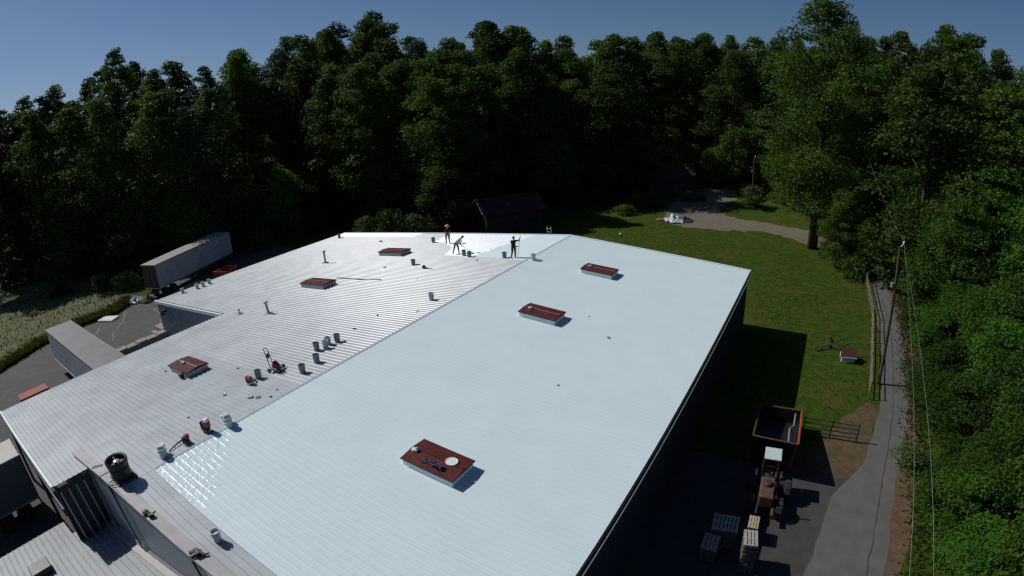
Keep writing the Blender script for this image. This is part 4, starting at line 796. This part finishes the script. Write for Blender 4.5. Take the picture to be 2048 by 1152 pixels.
for k in (10, 11, 12): variant(k, 8, 3.0, .03, 20000, .20, 'roadside_leaves', blobs=30, low=.9, br=(.28, .5))
variant(13, 13, 3.6, .05, 24000, .24, 'roadside_leaves', blobs=34, low=.85)
for k in (14, 15): variant(k, 3.0, 2.0, .08, 2600, .26, 'bush_leaves', blobs=16, low=.95, br=(.35, .55))
variant(16, 2.6, 1.8, .05, 2200, .24, 'forest_leaves', blobs=16, low=.95, br=(.35, .55))
def plant(name, cat, x, y, h, R, k, label, group, rz=None):
    H, R0, cm, tm = VAR[k]; t = link(name, None, None, (x, y, G)); t.rotation_euler = (0, 0, random.uniform(0, 6.28) if rz is None else rz); t.scale = (R/R0, R/R0, h/H); tag(t, label, cat, group); ORD.setdefault(label, []).append(t)
    link('trunk' if cat == 'tree' else 'stem', tm, t); link('crown' if cat == 'tree' else 'foliage', cm, t); return t
TREES=[
(-80.0,7.4,22.0,7.1,6,'A'),(-80.0,12.3,21.9,5.7,4,'A'),(-76.2,16.5,25.8,6.3,6,'A'),(-74.2,22.4,25.2,6.9,5,'A'),
(-70.7,26.1,25.5,5.5,4,'A'),(-74.4,31.0,26.7,5.5,4,'A'),(-92.2,9.0,26.5,5.6,5,'A'),(-90.2,14.1,28.4,6.0,1,'A'),
(-93.1,17.6,27.0,6.4,5,'A'),(-91.8,23.2,29.2,5.8,3,'A'),(-86.2,26.9,27.0,7.1,2,'A'),(-88.2,34.3,32.5,6.4,0,'A'),
(-84.1,41.0,28.2,5.4,1,'A'),(-108.5,11.5,29.6,6.2,3,'A'),(-111.3,17.4,28.5,5.3,0,'A'),(-106.7,22.8,31.1,5.8,0,'A'),
(-103.8,28.4,32.0,5.5,2,'A'),(-100.6,35.6,32.2,6.3,3,'A'),(-99.6,45.0,34.3,6.5,1,'A'),(-77.7,32.9,34.2,3.6,7,'A1'),
(-59.9,32.1,24.6,6.9,4,'B'),(-59.0,35.8,21.9,6.0,4,'B'),(-62.4,41.6,24.4,6.1,6,'B'),(-76.7,39.5,29.7,6.7,3,'B'),
(-78.5,44.1,31.1,6.8,1,'B'),(-72.0,46.8,28.9,5.7,2,'B'),(-69.3,51.6,30.0,5.3,2,'B'),(-68.3,52.9,26.8,6.7,6,'C'),
(-65.2,56.4,25.0,6.1,6,'C'),(-62.7,60.8,28.1,6.5,6,'C'),(-60.8,67.2,26.7,5.9,5,'C'),(-51.8,64.4,25.5,6.2,1,'C'),
(-46.2,64.8,25.9,5.8,4,'C'),(-40.7,68.2,22.2,6.4,0,'C'),(-40.0,74.2,27.0,7.2,5,'C'),(-79.0,59.3,32.5,6.6,0,'C'),
(-71.3,63.7,31.1,5.4,1,'C'),(-70.3,68.3,33.8,6.5,0,'C'),(-70.2,74.5,34.9,6.0,2,'C'),(-63.1,79.6,36.3,7.1,2,'C'),
(-58.4,80.2,34.7,7.1,1,'C'),(-55.4,86.1,31.1,5.5,3,'C'),(-52.1,92.0,31.2,5.9,0,'C'),(-92.9,67.6,34.4,5.9,3,'C'),
(-83.9,74.6,35.6,6.6,3,'C'),(-79.1,81.8,36.2,7.2,3,'C'),(-79.1,86.0,38.1,7.1,1,'C'),(-71.3,90.3,39.6,5.8,1,'C'),
(-65.1,95.0,33.1,7.1,0,'C'),(-36.2,70.4,21.8,5.8,1,'D'),(-33.2,77.7,23.8,7.0,4,'D'),(-28.0,78.6,26.4,5.8,1,'D'),
(-24.7,81.5,22.0,5.5,4,'D'),(-20.9,85.0,20.6,6.3,4,'D'),(-14.6,85.6,21.5,7.1,0,'D'),(-43.4,83.6,27.7,6.6,2,'D'),
(-38.2,85.5,32.6,6.8,2,'D'),(-34.3,88.0,31.5,6.6,3,'D'),(-29.3,91.9,28.5,5.3,1,'D'),(-24.9,90.8,26.5,5.9,3,'D'),
(-18.5,99.1,29.5,6.9,1,'D'),(-52.5,95.7,30.4,7.2,3,'D'),(-48.9,101.1,34.8,6.4,0,'D'),(-43.5,107.5,33.5,6.3,0,'D'),
(-33.2,107.4,30.8,5.8,3,'D'),(-27.0,112.3,29.8,6.6,1,'D'),(-20.6,114.0,30.3,6.3,1,'D'),(-19.7,110.3,22.2,6.2,5,'E'),
(-13.3,113.6,26.0,5.5,4,'E'),(-10.6,115.7,28.7,5.4,1,'E'),(-4.1,116.0,20.6,5.4,1,'E'),(1.9,114.6,27.1,7.1,5,'E'),
(4.9,120.2,23.8,5.6,1,'E'),(-23.0,123.8,29.7,6.6,3,'E'),(-17.6,126.1,32.4,6.5,2,'E'),(-12.3,129.3,30.7,6.0,0,'E'),
(-7.7,127.3,31.5,7.1,2,'E'),(-2.2,134.0,30.4,6.1,3,'E'),(3.4,132.9,31.6,6.9,3,'E'),(9.7,130.5,31.2,5.8,1,'E'),
(17.5,131.5,29.6,5.8,0,'E'),(23.3,132.6,29.4,5.4,2,'E'),(29.3,134.4,32.7,5.6,0,'E'),(-24.0,143.0,33.8,6.6,2,'E'),
(-16.9,140.5,32.4,6.1,1,'E'),(-10.2,141.8,33.6,6.7,2,'E'),(-5.0,148.8,33.4,5.3,2,'E'),(8.4,146.2,31.7,5.4,3,'E'),
(13.3,145.0,32.6,5.3,2,'E'),(23.3,149.9,32.6,7.1,1,'E'),(31.1,147.7,33.8,5.4,2,'E'),(-31.5,60,22,5.5,2,'M'),
(-28,57.5,15,4.2,5,'M'),(-29.5,64.5,20,5,4,'M'),(-44,58.5,25,6,4,'M'),(-47,64,27,6,5,'M'),
(-40,62,25,6,6,'M'),(-51,58,24,6,4,'M'),(-28,66,23,5,1,'M'),(-36,64,25,6,1,'M'),
(-32,67,24,6,2,'M'),(-30.5,63,20,4.5,4,'M'),(-27,92,24,6,5,'M'),(-24.5,94,21,5,6,'M'),
(-24,82,20,5,0,'M'),(-26,86,22,5,2,'M'),(-13,95,13,3.5,5,'M'),(-27,99,24,6,1,'M'),
(23.4,102.7,26.2,5.4,5,'G'),(29.4,97.3,24.3,6.7,5,'G'),(35.9,96.2,24.6,6.9,5,'G'),(38.7,97.2,24.1,5.7,0,'G'),
(42.3,93.2,28.2,5.4,0,'G'),(49.5,93.0,23.6,5.7,5,'G'),(56.4,96.0,27.6,6.7,0,'G'),(27.1,81.8,20.4,6.7,4,'G'),
(31.8,79.4,18.6,6.7,1,'G'),(35.0,76.7,26.4,5.3,5,'G'),(37.6,75.8,27.8,6.3,4,'G'),(39.6,73.7,24.4,6.9,4,'G'),
(44.5,74.4,22.7,5.2,5,'G'),(48.0,74.7,24.5,6.6,1,'G'),(52.5,72.2,24.0,6.1,5,'G'),(31.6,55.9,23.1,6.9,6,'G'),
(36.4,55.2,19.6,6.2,5,'G'),(38.8,56.6,21.3,6.3,5,'G'),(44.8,55.3,17.8,6.8,6,'G'),(32.0,113.3,30.9,5.5,1,'G'),
(34.5,109.4,31.6,6.6,1,'G'),(43.3,110.5,33.6,6.3,0,'G'),(47.2,105.9,31.9,6.4,1,'G'),(53.3,109.9,30.2,6.2,3,'G'),
(60.2,105.7,29.9,6.4,0,'G'),(32.9,44.2,11.8,4.2,6,'H'),(40.1,43.1,14.1,4.2,6,'H'),(46.9,42.8,15.8,3.7,6,'H'),
(54.4,44.3,19.6,4.1,6,'H'),(33.3,49.0,9.8,4.2,4,'H'),(37.6,51.1,14.2,4.5,5,'H'),(45.8,51.0,17.1,4.4,5,'H'),
(52.5,48.8,21.1,4.1,6,'H'),(34.5,57.0,12.6,4.0,4,'H'),(39.0,54.6,14.8,3.7,4,'H'),(47.0,55.7,19.2,4.6,4,'H'),
(53.1,57.3,20.0,4.1,6,'H'),(32.7,60.7,13.0,4.5,5,'H'),(38.5,61.4,13.9,4.1,4,'H'),(44.9,62.6,17.0,4.2,5,'H'),
(53.0,62.2,22.0,3.8,6,'H'),(33.8,67.8,13.0,4.1,4,'H'),(37.5,69.1,17.5,4.3,4,'H'),(45.1,67.7,20.3,4.4,4,'H'),
(52.6,66.9,22.7,3.6,6,'H'),(23.5,60,9,2.6,6,'R'),(25.2,66,15,3.4,5,'R'),(24.6,73,17,4,4,'R'),
(28,72,18,4,6,'R'),(21.5,78,20,4.6,1,'R'),(26.5,58.5,6.5,1.8,5,'R')]

SEC = {'A': ('tree in the woods beyond the grass bank at far left', 'woods beyond the grass bank'), 'A1': ('tall narrow tree standing above the others at far left', None),
 'B': ('tree in the woods behind the white trailer', 'woods behind the white trailer'), 'C': ('tree in the woods behind the left rear corner of the warehouse', 'woods behind the left rear corner'),
 'D': ('tall tree in the dark woods behind the cottage', 'woods behind the cottage'), 'E': ('tree in the woods beyond the gravel drive', 'woods beyond the gravel drive'),
 'M': ('tree added to keep the two houses in shade', 'trees added for shade on the two houses'), 'G': ('tall tree in the woods right of the road', 'tall woods right of the road'),  # M: trees added and placed to cast shade over the houses
 'H': ('medium tree on the thicket slope right of the road', 'thicket slope right of the road'), 'R': ('dark small tree at the shaded head of the road', 'small trees at the road head')}
for i, (x, y, h, R, k, s) in enumerate(TREES):
    if s == 'H': k = 13
    if s == 'C' and i % 5 == 1: k = 8
    if s in 'AB' and i % 4: k = (7, 17, 18, 7)[i % 4]; R *= .72 if k == 7 else .85
    if s in 'CDEG' and i % 6 == 2: k = 18
    plant('broadleaf_tree', 'tree', x, y, h, R, k, *SEC[s])
# undergrowth along the foot of the woods
random.seed(33)
for a, c, n_, w_, nm in (((-74, 13), (-58, 27), 9, 6, 'beyond the grass bank'), ((-58, 27), (-50, 46), 8, 5, 'behind the white trailer'), ((-58, 50), (-42, 68), 8, 4, 'behind the left rear corner'), ((-36, 68), (-14, 82), 10, 5, 'behind the cottage'), ((-16, 84), (-8, 106), 8, 4, 'left of the shaded house'), ((-6, 108), (22, 106), 10, 4, 'beyond the gravel drive'), ((14, 100), (24, 78), 7, 4, 'behind the largest tree')):
    for i in range(n_*2):
        t_ = (i+random.random())/(n_*2); plant('undergrowth_tree', 'tree', round(a[0]+(c[0]-a[0])*t_+random.uniform(-w_, w_)*.5, 1), round(a[1]+(c[1]-a[1])*t_+random.uniform(0, w_), 1), random.uniform(5, 12), random.uniform(2.8, 4.2), 9, 'undergrowth tree at the woods edge '+nm, 'undergrowth '+nm)
# the big tree by the drive
Q, C_ = crown(77, 30.5, 8.2, .17, 44000, .34, blobs=70, br=(.16, .30), low=.75, m='roadside_leaves'); bt = thing('big_tree', 'largest tree, standing alone between the lawn and the gravel drive', 'tree', (20.4, 67.5, G))
link('crown', quads_mesh('crown', Q, 'forest_leaves'), bt); link('trunk', trunk(5, 30, C_, .55), bt)
# roadside thicket
random.seed(21); n = 0
for Y in np.arange(7.5, 45, 3.1):
    for X, h0 in ((31.3, 4.2), (34.0, 6.2), (37.2, 7.6), (41.5, 9.5), (46.5, 11.5), (52, 14)):
        if X > 40 and Y < 12: continue
        x = X+random.uniform(-.5, .9)+(0.02*(Y-20) if Y > 20 else -0.05*(20-Y)); h = h0*random.uniform(.8, 1.2); k = (10, 11, 12)[n % 3] if h < 9 else 13; n += 1
        front = X < 32
        plant('thicket_tree', 'tree', round(x, 2), round(Y+random.uniform(-.9, .9), 2), h, 2.6 if front else 3.0, k, 'low leafy tree fronting the roadside thicket' if front else 'leafy tree within the thicket right of the road', 'front edge of the roadside thicket' if front else 'inner roadside thicket')
for x, y, h, R, k, l in ((9.3, 89.4, 3.6, 2.7, 14, 'round bush behind the far utility pole on the drive island'), (-33.6, 46.5, 4.0, 2.0, 14, 'left one of the sunlit bushes behind the far roof edge'), (-30.0, 47.4, 4.8, 2.4, 15, 'middle sunlit bush behind the far roof edge'), (-26.6, 48.4, 4.3, 2.2, 14, 'right one of the sunlit bushes behind the far roof edge'),
 (-7.6, 80.8, 2.6, 1.7, 15, 'bush left of the pair before the shaded house'), (-5.3, 82.0, 3.2, 1.6, 14, 'taller bush of the pair before the shaded house'), (-7.8, 75.3, 1.6, 1.6, 16, 'low dark bush at the shaded lawn edge'), (6.5, 100.5, 2.4, 1.8, 15, 'bush at the far end of the gravel drive'), (10.0, 103, 2.0, 1.6, 14, 'small bush beyond the round bush on the drive'),
 (25.4, 57.0, 2.4, 1.6, 16, 'dark bush beside the trunk of the largest tree'), (23.0, 63.5, 3.4, 2.0, 16, 'dark bush behind the trunk of the largest tree'), (-52.5, 19.8, 2.4, 1.9, 16, 'dark bush beside the end of the white trailer'), (-57, 17.5, 2.0, 1.8, 15, 'bush at the foot of the woods on the bank'), (-62, 13.0, 2.6, 2.2, 16, 'dark bush at the foot of the woods at far left'), (29.6, 33.6, 1.0, .8, 14, 'small weed bush at the right road edge opposite the pole'), (28.6, 23.6, 1.5, 1.1, 15, 'yellowish bush leaning over the right road edge'), (-49.0, 39.5, 3.0, 2.2, 15, 'bush behind the far end of the white trailer')):
    plant('bush', 'bush', x, y, h, R, k, l, None)
# ------------------------------------------------------------------ uncountable greenery
def blades(name, label, cat, pts, hgt, m, wid=.05):
    P = np.array(pts); n = len(P); rng = RNG; a = rng.uniform(0, 6.28, n); h = hgt*rng.uniform(.5, 1.3, n); t = np.stack([np.cos(a), np.sin(a), np.zeros(n)], 1); ln = rng.normal(0, .35, (n, 3)); ln[:, 2] = 1
    w = wid*rng.uniform(.6, 1.5, n); B0 = P-t*w[:, None]; B1 = P+t*w[:, None]; T_ = P+ln*h[:, None]
    o = link(name, quads_mesh(name, np.stack([B0, B1, T_+t*w[:, None]*.25, T_-t*w[:, None]*.25], 1), m)); o['kind'] = 'stuff'; o['label'] = label; o['category'] = cat
def scatter(n, x0, x1, y0, y1, ok):
    P = []; 
    while len(P) < n:
        x, y = random.uniform(x0, x1), random.uniform(y0, y1)
        if ok(x, y): P.append((x, y, G))
    return P
rx = lambda y: float(np.interp(y, [13, 22.7, 28.8, 33, 39, 52, 60], [22.4, 25.7, 26.7, 27.1, 27.4, 27.5, 27.3]))
blades('lawn_grass', 'short uneven lawn grass beside the warehouse', 'grass', scatter(7000, 16.2, 27.4, 22.5, 64, lambda x, y: x < rx(y)-.15 and not (y < 29 and x > 21.5 and (y-21) < (x-21)*1.6))+scatter(9000, -14, 21, 41, 72, lambda x, y: True), .08, 'grass_blades', .03)
edge = [(-39.9, -1), (-42.9, 4.8), (-44.2, 10.1), (-43.9, 14.4), (-46, 17.7)]
wp = []
for i in range(len(edge)-1):
    for k in range(1500): t_ = random.random(); d_ = abs(random.gauss(0, 1.1)); wp.append((edge[i][0]+(edge[i+1][0]-edge[i][0])*t_-d_, edge[i][1]+(edge[i+1][1]-edge[i][1])*t_+random.uniform(-.2, .2), G))
blades('tall_weeds', 'tall green weeds along the edge of the yard pavement', 'weeds', wp, .6, 'grass_blades', .06)
blades('bank_grass', 'dry tangled grass covering the bank at left', 'grass', scatter(3500, -72, -41, -12, 19, lambda x, y: x < float(np.interp(y, [-12, -1, 5, 10, 14, 19], [-37.5, -40, -43, -44.3, -44, -46.5]))), .25, 'grass_blades', .06)
blades('verge_weeds', 'weeds on the dirt verge at the foot of the thicket', 'weeds', [(random.gauss(29.6, .5)+(y-33)*.045, y, G) for y in np.random.default_rng(3).uniform(8, 56, 3500)], .2, 'weed_leaves', .05)
# far woods that read as one mass
rng = np.random.default_rng(9); th = rng.uniform(math.radians(20), math.radians(200), 60000); D_ = rng.uniform(165, 230, 60000); top_ = 20+5*np.sin(th*23)+4*np.sin(th*51+1)
P = np.stack([CAM[0]+D_*np.cos(th), CAM[1]+D_*np.sin(th), G+np.maximum(top_, 6)*rng.uniform(0, 1, 60000)**.6], 1)
o = link('far_woods', quads_mesh('far_woods', leaf_quads(P, P-np.array([CAM[0], CAM[1], 0]), 2.2, rng), 'forest_leaves')); o['kind'] = 'stuff'; o['label'] = 'far woods behind the nearer trees'; o['category'] = 'woods'

number_labels()
